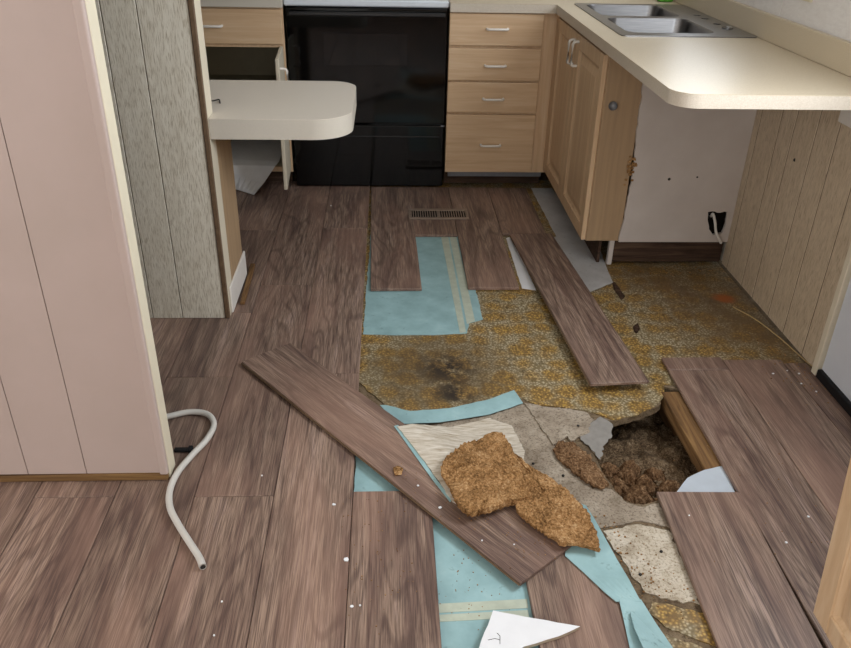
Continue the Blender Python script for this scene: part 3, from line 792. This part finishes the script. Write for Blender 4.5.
# ------------------------------------------------------------ small breakfast counter fixed to the panelled partition
pc = thing('breakfast_counter', (-0.45, 2.75, 0), 'pale counter shelf with rounded end fixed to grey partition', 'counter')
R_ = 0.13
arc1 = [(-0.118 - R_ + R_ * math.cos(a), 2.548 + R_ + R_ * math.sin(a)) for a in [-HALF + i * HALF / 24 for i in range(25)]]
arc2 = [(-0.118 - .10 + .10 * math.cos(a), 3.105 - .10 + 1e-1 * math.sin(a)) for a in [i * HALF / 24 for i in range(25)]]
out = [(-0.5725, 2.548)] + arc1 + arc2 + [(-0.72, 3.105), (-0.72, 2.628), (-0.5725, 2.628)]
obj('top_slab', prism(out, 0.652, 0.716), 'pale_edge', pc)
obj('top_sheet', prism(out, 0.7162, 0.7185), 'pale_laminate', pc)
obj('support', box(-0.585, -0.574, 2.628, 2.87, 0.001, 0.651, bevel=0.001), 'maple_side', pc)
obj('support_end', box(-0.72, -0.5855, 2.855, 2.87, 0.001, 0.651), 'maple_side', pc)
obj('baseboard', box(-0.5735, -0.566, 2.56, 2.885, 0.006, 0.108, bevel=0.002), 'white_paint', pc)
tag(obj('wire_hook', tube(spline([(-0.6121, 2.7619, 0.7225), (-0.5966, 2.7694, 0.7225), (-0.5823, 2.7841, 0.7225), (-0.5701, 2.7358, 0.7225)], 5), 0.0022, 6), 'dark_hollow', recentre=True), 'bent wire hook lying on the pale counter shelf', 'wire')
tag(obj('wood_stick', bm_xform(box(-.009, .009, -.17, .17, 0.0012, .014, bevel=.002), Matrix.Translation((-0.550, 2.80, 0)) @ Matrix.Rotation(0.03, 4, 'Z')), 'timber', recentre=True),
    'thin brown stick along the baseboard under the counter shelf', 'stick')

# ------------------------------------------------------------ cabinet at the right edge, near the camera
nc = thing('base_cabinet', (1.14, 0.7, 0), 'maple cabinet with raised panel door at the near right corner', 'cabinet')
obj('body', box(0.888, 1.40, 0.10, 1.086, 0.10, 0.862), 'maple_side', nc)
# its far door hangs loose, top tipped towards the room
tip = Matrix.Translation((0.868, 1.088, 0.102)) @ Matrix.Rotation(math.radians(-5.5), 4, 'Y') @ Matrix.Translation((-0.868, -1.088, -0.102))
Md = tip @ face_left(0.868, 1.088, 0.102)
d = raised_door(nc, Md, 0.47, 0.75)
pull(d, Md @ Vector((0.435, 0, 0.65)), (Md.to_3x3() @ Vector((0, 0, 1))), (Md.to_3x3() @ Vector((0, 1, 0))))
d = raised_door(nc, face_left(0.868, 0.612, 0.102), 0.47, 0.75)
pull(d, (0.8685, 0.575, 0.75), (0, 0, 1), (-1, 0, 0))
obj('toe_kick', box(0.94, 1.40, 0.10, 1.07, 0.001, 0.0995), 'dark_timber', nc)
obj('top_slab', box(0.86, 1.405, 0.08, 1.095, 0.863, 0.90, bevel=0.003), 'cream_edge', nc)

# ------------------------------------------------------------ floor register
fr = thing('floor_vent', (0.24, 3.55, 0), 'bronze floor vent grille in the planks before the stove', 'vent')
vx0, vx1, vy0, vy1 = 0.098, 0.382, 3.480, 3.612
obj('vent_shade_plate', box(vx0 + .012, vx1 - .012, vy0 + .022, vy1 - .022, 0.0006, 0.0016), 'vent_shade', fr)  # flat dark plate, painted shade between the slats
obj('frame', boxes([(vx0, vx1, vy0, vy0 + .022, .0006, .007), (vx0, vx1, vy1 - .022, vy1, .0006, .007), (vx0, vx0 + .014, vy0 + .022, vy1 - .022, .0006, .007),
                    (vx1 - .014, vx1, vy0 + .022, vy1 - .022, .0006, .007), ((vx0 + vx1) / 2 - .006, (vx0 + vx1) / 2 + .006, vy0 + .022, vy1 - .022, .0006, .007)], 0.0015), 'bronze', fr)
bm = bmesh.new(); n = 22
for k in range(n):
    x = vx0 + .016 + (vx1 - vx0 - .032) * (k + .5) / n
    bm_box(bm, x - .0022, x + .0022, vy0 + .022, vy1 - .022, .0017, .0058)
obj('slats', bm, 'bronze', fr)

# ------------------------------------------------------------ loose planks
def loose(pts, label, name='loose_plank', t=0.0105):
    """pts: far-left, far-right, near-right, near-left lower corners; plank laid along its own Y"""
    a, b, c, d = [Vector(p) for p in pts]
    o_ = (a + b + c + d) / 4
    yv = ((a + b) - (c + d)); L = yv.length / 2; yv.normalize()
    xv = ((b + c) - (a + d)); w = xv.length / 2; xv = (xv - yv * xv.dot(yv)).normalized(); zv = xv.cross(yv)
    bm = bmesh.new(); bm_box(bm, -w / 2, w / 2, -L / 2, L / 2, 0, t, bevel=0.0011)
    p = obj(name, bm, 'walnut')
    p.matrix_world = Matrix(((xv.x, yv.x, zv.x, o_.x), (xv.y, yv.y, zv.y, o_.y), (xv.z, yv.z, zv.z, o_.z), (0, 0, 0, 1)))
    # exposed pale core along the long edges
    bm = boxes([(-w / 2 - .0035, -w / 2 - .0002, -L / 2 + .002, L / 2 - .002, .0025, .006), (w / 2 + .0002, w / 2 + .0035, -L / 2 + .002, L / 2 - .002, .0025, .006)])
    e = obj('click_edge', bm, 'brown_trim'); e.parent = p
    return tag(p, label, 'plank', 'loose laminate planks')
loose([(-0.335, 2.327, .006), (-0.480, 2.208, .006), (0.297, 1.262, .0012), (0.442, 1.381, .0012)][1::-1] + [(0.442, 1.381, .0012), (0.297, 1.262, .0012)],
      'long loose walnut plank lying diagonally with chipboard chunks on it')
loose([(0.548, 3.290, .0012), (0.738, 3.290, .0012), (0.8243, 2.0506, 0.0260)[:2] + (.016,), (0.6344, 2.0588, 0.0260)[:2] + (.016,)],
      'loose walnut plank lying on yellow linoleum beside the sink cabinet')

# ------------------------------------------------------------ underlay foam
def sheet(name, pts, z, t, mat, label, cat, group=None, tear=0.002, seed=0, step=0.02):
    o = obj(name, prism(ragged(pts, step, tear, seed), z, z + t), mat, recentre=True)
    return tag(o, label, cat, group)
ZU = -0.0143; TU = 0.0018
UG = 'torn teal underlay pieces'
u1 = sheet('underlay_sheet', xy((-0.0913, 2.4333, -0.0125), (0.0399, 2.4251, -0.0125), (0.1824, 2.4274, -0.0125), (0.2798, 2.4372, -0.0125), (0.2935, 2.5101, -0.0125), (0.3482, 2.5398, -0.0125), (0.3462, 2.6662, -0.0125), (0.3432, 2.7935, -0.0125))
           + [(0.36, 3.38), (-0.08, 3.38)], ZU, TU, 'teal', 'teal underlay sheet with tape below the floor vent', 'underlay', UG, seed=21)
def tape(parent, pts, z=ZU + TU + .0002):
    return obj('tape', prism(xy(*pts), z, z + .0006), 'pale_tape', parent)
tape(u1, [(0.2389, 3.3157, -0.0118), (0.2708, 3.3158, -0.0118), (0.2767, 2.4432, -0.0118), (0.2545, 2.4362, -0.0118)])
tape(u1, [(0.2776, 3.3158, -0.0118), (0.3072, 3.3159, -0.0118), (0.3169, 2.5237, -0.0118), (0.2854, 2.5015, -0.0118)])
sheet('underlay_sheet', xy((-0.0276, 1.9915, -0.0080), (-0.0092, 1.9912, -0.0080), (0.0636, 1.9587, -0.0080), (0.1863, 1.9725, -0.0080), (0.3145, 2.0186, -0.0080), (0.3966, 2.0673, -0.0080), (0.4146, 1.9956, -0.0080), (0.3055, 1.9396, -0.0080), (0.1515, 1.9016, -0.0080), (0.0205, 1.8938, -0.0080)),
      -0.0098, TU, 'teal', 'curved teal underlay strip below the dark linoleum stain', 'underlay', UG, tear=.0012, seed=22)
sheet('underlay_sheet', [(-0.093, 1.79), (-0.03, 1.82), (0.105, 1.70), (0.115, 1.56), (-0.093, 1.56)], ZU, TU, 'teal', 'teal underlay corner between plank end and diagonal plank', 'underlay', UG, seed=23)
u4 = sheet('underlay_sheet', [(0.102, 0.90), (0.325, 0.90), (0.325, 1.66), (0.102, 1.66)], ZU, TU, 'teal', 'teal underlay strip under the white plaster scrap', 'underlay', UG, seed=24)
tape(u4, [(0.0988, 1.2284, -0.0118), (0.3096, 1.2372, -0.0118), (0.3079, 1.2119, -0.0118), (0.0997, 1.2035, -0.0118)])
tape(u4, [(0.0994, 1.1981, -0.0118), (0.3070, 1.2064, -0.0118), (0.3063, 1.1873, -0.0118), (0.0984, 1.1793, -0.0118)])
P1A, P1B = Vector((-0.335, 2.327)), Vector((0.442, 1.381))      # right edge of the diagonal plank
def drape(name, pts, over, under, mat, slope=0.30, t=0.002, cuts=4):
    """sheet lying over the diagonal plank and sagging to the floor on its right"""
    bm = bmesh.new()
    vs_ = [bm.verts.new((p[0], p[1], 0)) for p in pts]
    es = [bm.edges.new((vs_[k], vs_[(k + 1) % len(vs_)])) for k in range(len(vs_))]
    bmesh.ops.triangle_fill(bm, use_beauty=True, edges=es, normal=(0, 0, 1))
    bmesh.ops.subdivide_edges(bm, edges=bm.edges[:], cuts=cuts, use_grid_fill=True)
    bmesh.ops.triangulate(bm, faces=bm.faces[:])
    e = (P1B - P1A).normalized()
    for v in bm.verts:
        w_ = Vector((v.co.x, v.co.y)) - P1A
        d = w_.y * e.x - w_.x * e.y           # > 0: right of the plank
        v.co.z = over if d < 0.012 else max(under, over - (d - 0.012) * slope)
        v.co.z += mnoise.noise(Vector((v.co.x * 30, v.co.y * 30, 2))) * .0008
    r = bmesh.ops.extrude_face_region(bm, geom=bm.faces[:])
    for v in r['geom']:
        if isinstance(v, bmesh.types.BMVert): v.co.z += t
    bmesh.ops.recalc_face_normals(bm, faces=bm.faces[:])
    return obj(name, bm, mat, recentre=True)
tag(drape('underlay_sheet', xy((0.0142, 1.8520, 0.0160), (0.0259, 1.8566, 0.0160), (0.0798, 1.7315, 0.0160), (0.1189, 1.6298, 0.0160), (0.1602, 1.5357, 0.0160), (0.1546, 1.5283, 0.0160), (0.1130, 1.6178, 0.0160), (0.0684, 1.7230, 0.0160)), .0152, -.009, 'teal', t=.0012),
    'thin teal underlay sliver over the diagonal plank edge', 'underlay', UG)
tag(drape('torn_board_flap', ragged(xy((0.0229, 1.8470, 0.0160), (0.0901, 1.8631, 0.0140), (0.1944, 1.8842, 0.0080), (0.3031, 1.9235, 0.0000), (0.3646, 1.8842, -0.0050), (0.3855, 1.7651, -0.0080), (0.3508, 1.5926, -0.0040), (0.2793, 1.4985, 0.0140), (0.2023, 1.4907, 0.0160), (0.1597, 1.5282, 0.0160), (0.1238, 1.6216, 0.0160), (0.0770, 1.7316, 0.0160)), .015, .002, 14), .0168, -.0130, 'torn_paper'),
    'white torn board flap lapping over the diagonal plank', 'board')
# folded ribbon of underlay by the hole
bm = bmesh.new()
def strip(rows, t=0.0018, sub=6):
    g = []
    for r in rows:
        a, b = Vector(r[0]), Vector(r[1]); g.append([bm.verts.new(a.lerp(b, k / sub)) for k in range(sub + 1)])
    fs = []
    for r0, r1 in zip(g, g[1:]):
        for k in range(sub): fs.append(bm.faces.new((r0[k], r0[k + 1], r1[k + 1], r1[k])))
    r = bmesh.ops.extrude_face_region(bm, geom=fs)
    for v in r['geom']:
        if isinstance(v, bmesh.types.BMVert): v.co.z += t
strip([[(0.4949, 1.5314, 0.0000), (0.5048, 1.5194, 0.0040)], [(0.4744, 1.4723, 0.0010), (0.5143, 1.4527, 0.0120)], [(0.4302, 1.4037, 0.0015), (0.5229, 1.3870, 0.0160)], [(0.4173, 1.3512, 0.0020), (0.5325, 1.3204, 0.0180)],
       [(0.4527, 1.2940, 0.0025), (0.5461, 1.2631, 0.0140)], [(0.4841, 1.2397, 0.0030), (0.5564, 1.2209, 0.0060)], [(0.5039, 1.2099, 0.0040), (0.5604, 1.2094, 0.0030)]])
strip([[(0.5113, 1.2136, 0.0060), (0.5624, 1.2158, 0.0020)], [(0.5079, 1.1562, 0.0030), (0.5775, 1.1516, 0.0000)], [(0.5021, 1.0857, 0.0020), (0.5983, 1.0894, -0.0060)], [(0.4969, 0.9922, 0.0020), (0.6023, 0.9978, -0.0100)]])
strip([[(0.5256, 1.1766, 0.0100), (0.5304, 1.1774, 0.0090)], [(0.5205, 1.1294, 0.0160), (0.5574, 1.1315, 0.0060)], [(0.5254, 1.0660, 0.0200), (0.5857, 1.0801, 0.0000)]])
bmesh.ops.recalc_face_normals(bm, faces=bm.faces[:])
tag(obj('underlay_sheet', bm, 'teal', recentre=True), 'folded teal underlay ribbon between chipboard chunk and hole', 'underlay', UG)

# grey vinyl sheets by the sink cabinet
SG = 'loose pale sheets'
sheet('vinyl_sheet', xy((0.7539, 3.9613, -0.0120), (0.8661, 3.9627, -0.0120), (0.9238, 3.3186, -0.0120), (0.7695, 3.2383, -0.0120)), -0.0142, .0018, 'grey_sheet', 'grey vinyl sheet in front of the sink cabinet doors', 'sheet', SG, seed=31)
sheet('vinyl_sheet', xy((0.7421, 3.2879, -0.0090), (0.8628, 3.4062, -0.0090), (0.9389, 3.2657, -0.0090), (0.9092, 2.8384, -0.0090), (0.7909, 2.7500, -0.0090)), -0.0120, .0020, 'grey_sheet', 'paler vinyl scrap between loose plank and sink cabinet end', 'sheet', SG, seed=32)
sheet('vinyl_sheet', xy((0.5331, 3.2942, -0.0120), (0.5637, 3.3173, -0.0120), (0.5842, 2.7741, -0.0120), (0.5309, 2.7919, -0.0120)), -0.0142, .0018, 'paper', 'narrow white wedge beside the loose plank far end', 'sheet', SG, seed=33, tear=.001)
fl = sheet('vinyl_sheet', xy((0.7530, 1.5711, -0.0060), (0.8147, 1.6422, -0.0060), (0.8735, 1.6747, -0.0060), (0.9332, 1.6908, -0.0060), (0.9207, 1.5444, -0.0060), (0.7841, 1.5358, -0.0060)), -0.0142, .0020, 'blue_white', 'white sheet tip poking into the floor hole', 'sheet', SG, seed=34, tear=.001)

# ------------------------------------------------------------ inside the hole
jo = tag(obj('joist', box(0.922, 0.985, 1.30, 2.50, -0.215, -0.0405, bevel=0.003), 'timber', recentre=True), 'rough brown floor joist along the right of the hole', 'joist')
rim_b = tag(obj('edge_batten', bm_xform(box(-.030, .030, -.20, .20, -.055, -.0135, bevel=.002), Matrix.Translation((0.903, 1.86, 0)) @ Matrix.Rotation(math.radians(1.5), 4, 'Z')), 'timber', recentre=True),
            'brown wooden batten under plank edge at the hole', 'batten')
# lumpy insulation bed
bm = bmesh.new()
nx, ny = 46, 56
X0, X1, Y0, Y1 = 0.42, 0.921, 1.36, 2.46
vv = []
for j in range(ny + 1):
    row = []
    for i in range(nx + 1):
        x = X0 + (X1 - X0) * i / nx; y = Y0 + (Y1 - Y0) * j / ny
        p = Vector((x * 16, y * 16, 1.0))
        z = -0.120 + mnoise.noise(p) * .028 + abs(mnoise.noise(p * 2.4)) * .018 + mnoise.noise(p * 6) * .006 - max(0, min(y, 2.2) - 1.80) * 0.15
        ed_ = min((x - X0) / .06, (y - Y0) / .06, (Y1 - y) / .14, 1)
        z = z * ed_ + -0.0415 * (1 - ed_)
        row.append(bm.verts.new((x, y, z)))
    vv.append(row)
for j in range(ny):
    for i in range(nx): bm.faces.new((vv[j][i], vv[j][i + 1], vv[j + 1][i + 1], vv[j + 1][i]))
r = bmesh.ops.extrude_face_region(bm, geom=bm.faces[:])
for v in r['geom']:
    if isinstance(v, bmesh.types.BMVert): v.co.z = -0.22
bmesh.ops.recalc_face_normals(bm, faces=bm.faces[:])
tag(obj('insulation', bm, 'insulation', recentre=True), 'dark brown fibrous insulation filling the floor hole', 'insulation', kind='stuff')
rr = random.Random(12)
CG = 'rotten clumps in the floor hole'
cl = [(0.640, 1.700, .045, -.080), (0.700, 1.660, .050, -.085), (0.660, 1.615, .036, -.060), (0.735, 1.715, .040, -.085), (0.765, 1.640, .040, -.090), (0.690, 1.745, .038, -.085), (0.800, 1.700, .042, -.095),
      (0.645, 1.780, .036, -.085), (0.720, 1.605, .030, -.070), (0.780, 1.770, .040, -.100), (0.625, 1.655, .028, -.055), (0.840, 1.650, .032, -.095), (0.715, 1.800, .035, -.100)]
for k, (x, y, r_, z) in enumerate(cl):
    pts = [(x + r_ * (1 + rr.uniform(-.3, .3)) * math.cos(a), y + r_ * (.8 + rr.uniform(-.25, .25)) * math.sin(a)) for a in [2 * math.pi * i / 9 for i in range(9)]]
    tag(obj('rotten_clump', chunk(pts, z - .035, .035 + r_ * .35, 6, 30, .008, 40 + k, .005, .7), 'rotten_board', recentre=True), 'brown crumbling board clump inside the floor hole', 'clump', CG)

# ------------------------------------------------------------ broken board pieces
BG = 'broken chipboard pieces'
c1 = xy((0.2842, 1.7728, 0.0300), (0.3159, 1.7768, 0.0300), (0.3363, 1.7181, 0.0300), (0.3431, 1.6497, 0.0300), (0.3565, 1.5123, 0.0300), (0.3138, 1.4967, 0.0250), (0.2499, 1.4693, 0.0250), (0.1985, 1.4512, 0.0200), (0.1714, 1.4835, 0.0200), (0.1515, 1.5636, 0.0250), (0.1340, 1.6189, 0.0250), (0.1539, 1.6826, 0.0300), (0.2160, 1.7379, 0.0300))
tag(obj('chipboard_chunk', chunk(c1, 0.0200, 0.032, 34, 170, .0065, 3, .0035, .10, (0, -.03)), 'chipboard', recentre=True), 'larger square chipboard chunk on the diagonal plank', 'chunk', BG)
c2 = xy((0.3330, 1.7289, 0.0180), (0.3625, 1.6656, 0.0200), (0.4270, 1.5990, 0.0200), (0.4649, 1.5362, 0.0200), (0.4908, 1.4752, 0.0180), (0.4985, 1.3975, 0.0160), (0.4951, 1.3385, 0.0100), (0.4581, 1.3565, 0.0120), (0.4085, 1.3621, 0.0140), (0.3655, 1.4085, 0.0180), (0.3159, 1.4733, 0.0200), (0.3187, 1.5659, 0.0200))
tag(obj('chipboard_chunk', chunk(c2, 0.0165, 0.020, 34, 170, .0055, 8, .0035, .12), 'chipboard', recentre=True), 'pointed chipboard chunk ending on the teal ribbon', 'chunk', BG)
c3 = xy((0.4658, 1.7676, -0.0040), (0.4929, 1.8040, -0.0040), (0.5288, 1.7941, -0.0040), (0.5609, 1.7415, -0.0060), (0.5823, 1.6742, -0.0080), (0.5854, 1.6066, -0.0100), (0.5637, 1.5951, -0.0100), (0.5279, 1.6296, -0.0080), (0.4966, 1.6776, -0.0060), (0.4725, 1.7273, -0.0040))
tag(obj('chipboard_chunk', chunk(c3, -0.0150, 0.014, 18, 110, .006, 15, .004, .3), 'rotten_board', recentre=True), 'dark splintered board sliver at the left rim of the hole', 'chunk', BG)
sheet('grey_scrap', xy((0.5515, 1.8379, -0.0200), (0.6062, 1.8955, -0.0200), (0.6406, 1.9252, -0.0200), (0.6686, 1.8895, -0.0200), (0.6540, 1.8314, -0.0200), (0.6202, 1.7898, -0.0200), (0.5926, 1.7229, -0.0200), (0.5763, 1.7768, -0.0200)), -0.0135, .002, 'grey_scrap',
      'grey torn backing scrap at the hole rim', 'scrap', tear=.004, seed=41, step=.01)

# white triangular plaster scrap at the bottom edge
tri = ragged(xy((0.2255, 1.1888, 0.0080), (0.3142, 1.1650, 0.0080), (0.4076, 1.1416, 0.0080), (0.3554, 1.1173, 0.0080), (0.2794, 1.0943, 0.0080), (0.2067, 1.0460, 0.0080), (0.1612, 1.0380, 0.0080)), .02, .001, 51)
ps = tag(obj('plaster_scrap', prism(tri, 0.0012, 0.009), 'plaster_edge', recentre=True), 'white triangular plaster scrap at the bottom edge', 'plaster')
obj('paper_face', prism(tri, 0.0092, 0.0100), 'white_plaster', ps)
for pa in ([(0.2058, 1.1119, 0.0102), (0.2210, 1.1153, 0.0102), (0.2311, 1.1113, 0.0102)], [(0.2269, 1.1291, 0.0102), (0.2323, 1.1213, 0.0102), (0.2298, 1.1013, 0.0102)]):
    obj('pen_mark', tube(pa, 0.0006, 5), 'dark_hollow', ps)

# ------------------------------------------------------------ white hose on the floor, left
hp = [(-0.7709, 1.8619, 0.0110), (-0.6945, 1.8943, 0.0110), (-0.6427, 1.9180, 0.0110), (-0.5888, 1.9372, 0.0110), (-0.5369, 1.9263, 0.0110), (-0.5072, 1.8768, 0.0110), (-0.5134, 1.8065, 0.0110), (-0.5385, 1.7402, 0.0110), (-0.5621, 1.6650, 0.0110), (-0.5663, 1.5940, 0.0110), (-0.5513, 1.5302, 0.0110),
      (-0.5176, 1.4694, 0.0110), (-0.4748, 1.4048, 0.0110), (-0.4443, 1.3595, 0.0110), (-0.4289, 1.3284, 0.0110)]
hs_ = spline(hp, 8)
ho = tag(obj('hose', tube(hs_, 0.0086, 12), 'white_hose', recentre=True), 'white flexible hose curling from behind the pink wall', 'hose')
e = hs_[-1]; dv = (hs_[-1] - hs_[-2]).normalized()
obj('hollow_end', tube([e - dv * .001, e + dv * .0008], 0.0062, 10), 'dark_hollow', ho)
tag(obj('black_clip', boxes([tuple(v for pr_ in zip((0, 0, 0), (0, 0, 0)) for v in pr_)][:0] or [(-.026, .026, -.007, .007, 0.0008, .010), (.012, .024, -.011, .011, .0008, .013)], .002), 'black_rubber', recentre=True), 'small black clip on the floor beside the pink wall', 'clip').location = Vector((-0.5699, 1.7663, 0.0010))

# cable hanging out of the white end
tag(obj('cable', tube(spline([(1.3333, 3.0120, 0.2085), (1.3328, 2.9960, 0.2236), (1.3420, 2.9820, 0.1942), (1.3516, 2.9740, 0.1532), (1.3697, 2.9720, 0.1228), (1.3837, 2.9760, 0.1031)], 6), 0.0055, 8), 'white_wire', recentre=True),
    'white cable stub hanging from the hole in the white end', 'cable')
# straw-like splinter on the dirty linoleum, dark bits
tag(obj('long_splinter', tube(spline([(1.3229, 2.6251, -0.0110), (1.3678, 2.5262, -0.0090), (1.4002, 2.3840, -0.0080), (1.4185, 2.2645, -0.0100), (1.4158, 2.1783, 0.0040)], 5), 0.0022, 6), 'straw', recentre=True),
    'long thin pale splinter on the dirty linoleum by the panelling', 'splinter')
for pts, s, lab in ((xy((0.8928, 2.4787, -0.0100), (0.9175, 2.5009, -0.0100), (0.9124, 2.4564, -0.0100), (0.8933, 2.4276, -0.0100), (0.8864, 2.4421, -0.0100)), 9, 'small black lump on the linoleum right of the loose plank'),
                    (xy((0.9080, 2.8496, -0.0100), (0.9198, 2.8313, -0.0100), (0.9264, 2.7169, -0.0100), (0.9056, 2.6833, -0.0100), (0.8981, 2.7777, -0.0100)), 10, 'dark splinter at the tip of the vinyl scrap')):
    tag(obj('dark_lump', chunk(pts, -0.0143, .006, 4, 20, .002, s, .001, .4), 'dark_timber', recentre=True), lab, 'debris')
tag(obj('brown_crumb', chunk(xy((0.0101, 1.6652, 0.0120), (0.0237, 1.6733, 0.0120), (0.0370, 1.6606, 0.0120), (0.0339, 1.6361, 0.0120), (0.0152, 1.6324, 0.0120)), .0145, .007, 4, 20, .002, 4, .001, .4), 'chipboard', recentre=True),
    'brown board crumb on the diagonal plank', 'crumb')

# scattered white chips
CH = 'white plaster chips on the planks'
chips = [(-0.1025, 1.3527, 0.0000), (-0.0831, 1.2145, 0.0000), (-0.0656, 1.2168, 0.0000), (-0.3401, 1.6575, 0.0000), (-0.1415, 1.5410, 0.0000), (-0.3701, 1.2355, 0.0000), (-0.3706, 1.1456, 0.0000), (-0.2791, 3.6576, 0.0000), (1.2655, 2.1372, 0.0000), (1.3206, 2.1548, 0.0000), (1.3527, 2.1362, 0.0000), (1.3320, 2.0772, 0.0000), (1.3594, 2.0311, 0.0000), (0.7620, 1.4815, 0.0000), (0.9703, 1.3829, 0.0000), (1.0675, 1.4713, 0.0000), (0.1279, 1.5084, 0.0145), (0.0750, 1.5923, 0.0148), (0.2982, 1.3791, 0.0125), (0.2226, 1.3937, 0.0128)]
chip_labels = ['largest white chip, on the seam left of the dusty plank', 'white chip at the bottom of the dusty plank, left of a pair', 'white chip at the bottom of the dusty plank, right of a pair',
               'white chip just above the cross joint right of the hose', 'white chip on the plank left of the teal corner', 'white chip below the open end of the hose', 'lowest white chip, near the bottom edge below the hose',
               'lone white chip on the planks before the stove', 'leftmost white chip of the cluster by the tan panelling', 'second white chip of the cluster by the tan panelling', 'white chip close to the foot of the door trim',
               'white chip nearest below the foot of the door trim', 'rightmost white chip beside the black door sweep', 'white chip on the plank end beside the floor hole', 'white chip in the middle of the long right hand planks',
               'white chip on the planks left of the near cabinet door', 'white chip on the diagonal plank left of the chipboard chunk', 'white chip on the diagonal plank near the brown crumb',
               'white chip on the near end of the diagonal plank', 'white chip on the diagonal plank below the square chunk']
rr = random.Random(3)
for k, p in enumerate(chips):
    s = 0.009 if k == 0 else rr.uniform(.0025, .0050)
    pts = [(p[0] + s * rr.uniform(.6, 1.1) * math.cos(a), p[1] + s * rr.uniform(.5, 1.0) * math.sin(a)) for a in [2 * math.pi * i / 6 for i in range(6)]]
    tag(obj('plaster_chip', prism(pts, p[2] + .0008, p[2] + .0030), 'white_plaster', recentre=True), chip_labels[k], 'chip', CH)

# sawdust crumbs around the chunks, nobody could count them
bm = bmesh.new()
rr = random.Random(9)
def crumbs(n, ca, cb, z, sd, smin=.0005, smax=.0013):
    a, b = Vector(ca), Vector(cb)
    for _ in range(n):
        c = a.lerp(b, rr.random()); x = c.x + rr.gauss(0, sd); y = c.y + rr.gauss(0, sd); s = rr.uniform(smin, smax)
        bm_box(bm, x - s, x + s, y - s * .8, y + s * .8, z, z + s * 1.2)
crumbs(150, (0.0558, 1.6602, 0.0120), (0.3528, 1.3304, 0.0120), 0.0128, .035)
crumbs(90, (-0.0242, 1.5573, 0.0000), (-0.0212, 1.1778, 0.0000), 0.0004, .04)
crumbs(60, (0.1437, 1.3585, -0.0120), (0.2256, 1.2366, -0.0120), -0.0124, .05)
crumbs(120, (0.5351, 1.4848, -0.0120), (0.6341, 1.2263, -0.0120), -0.0148, .03, .0006, .0022)
crumbs(110, (1.3139, 2.3572, 0.0000), (1.3828, 1.9864, 0.0000), 0.0004, .05, .0006, .0018)
crumbs(60, (0.9940, 1.8874, 0.0000), (0.9241, 1.2084, 0.0000), 0.0004, .12)
crumbs(70, (1.0542, 2.9572, -0.0120), (1.3960, 2.9567, -0.0120), -0.0143, .03, .0006, .0025)
tag(obj('sawdust', bm, 'chipboard'), 'fine sawdust crumbs scattered over planks and floor', 'sawdust', kind='stuff')
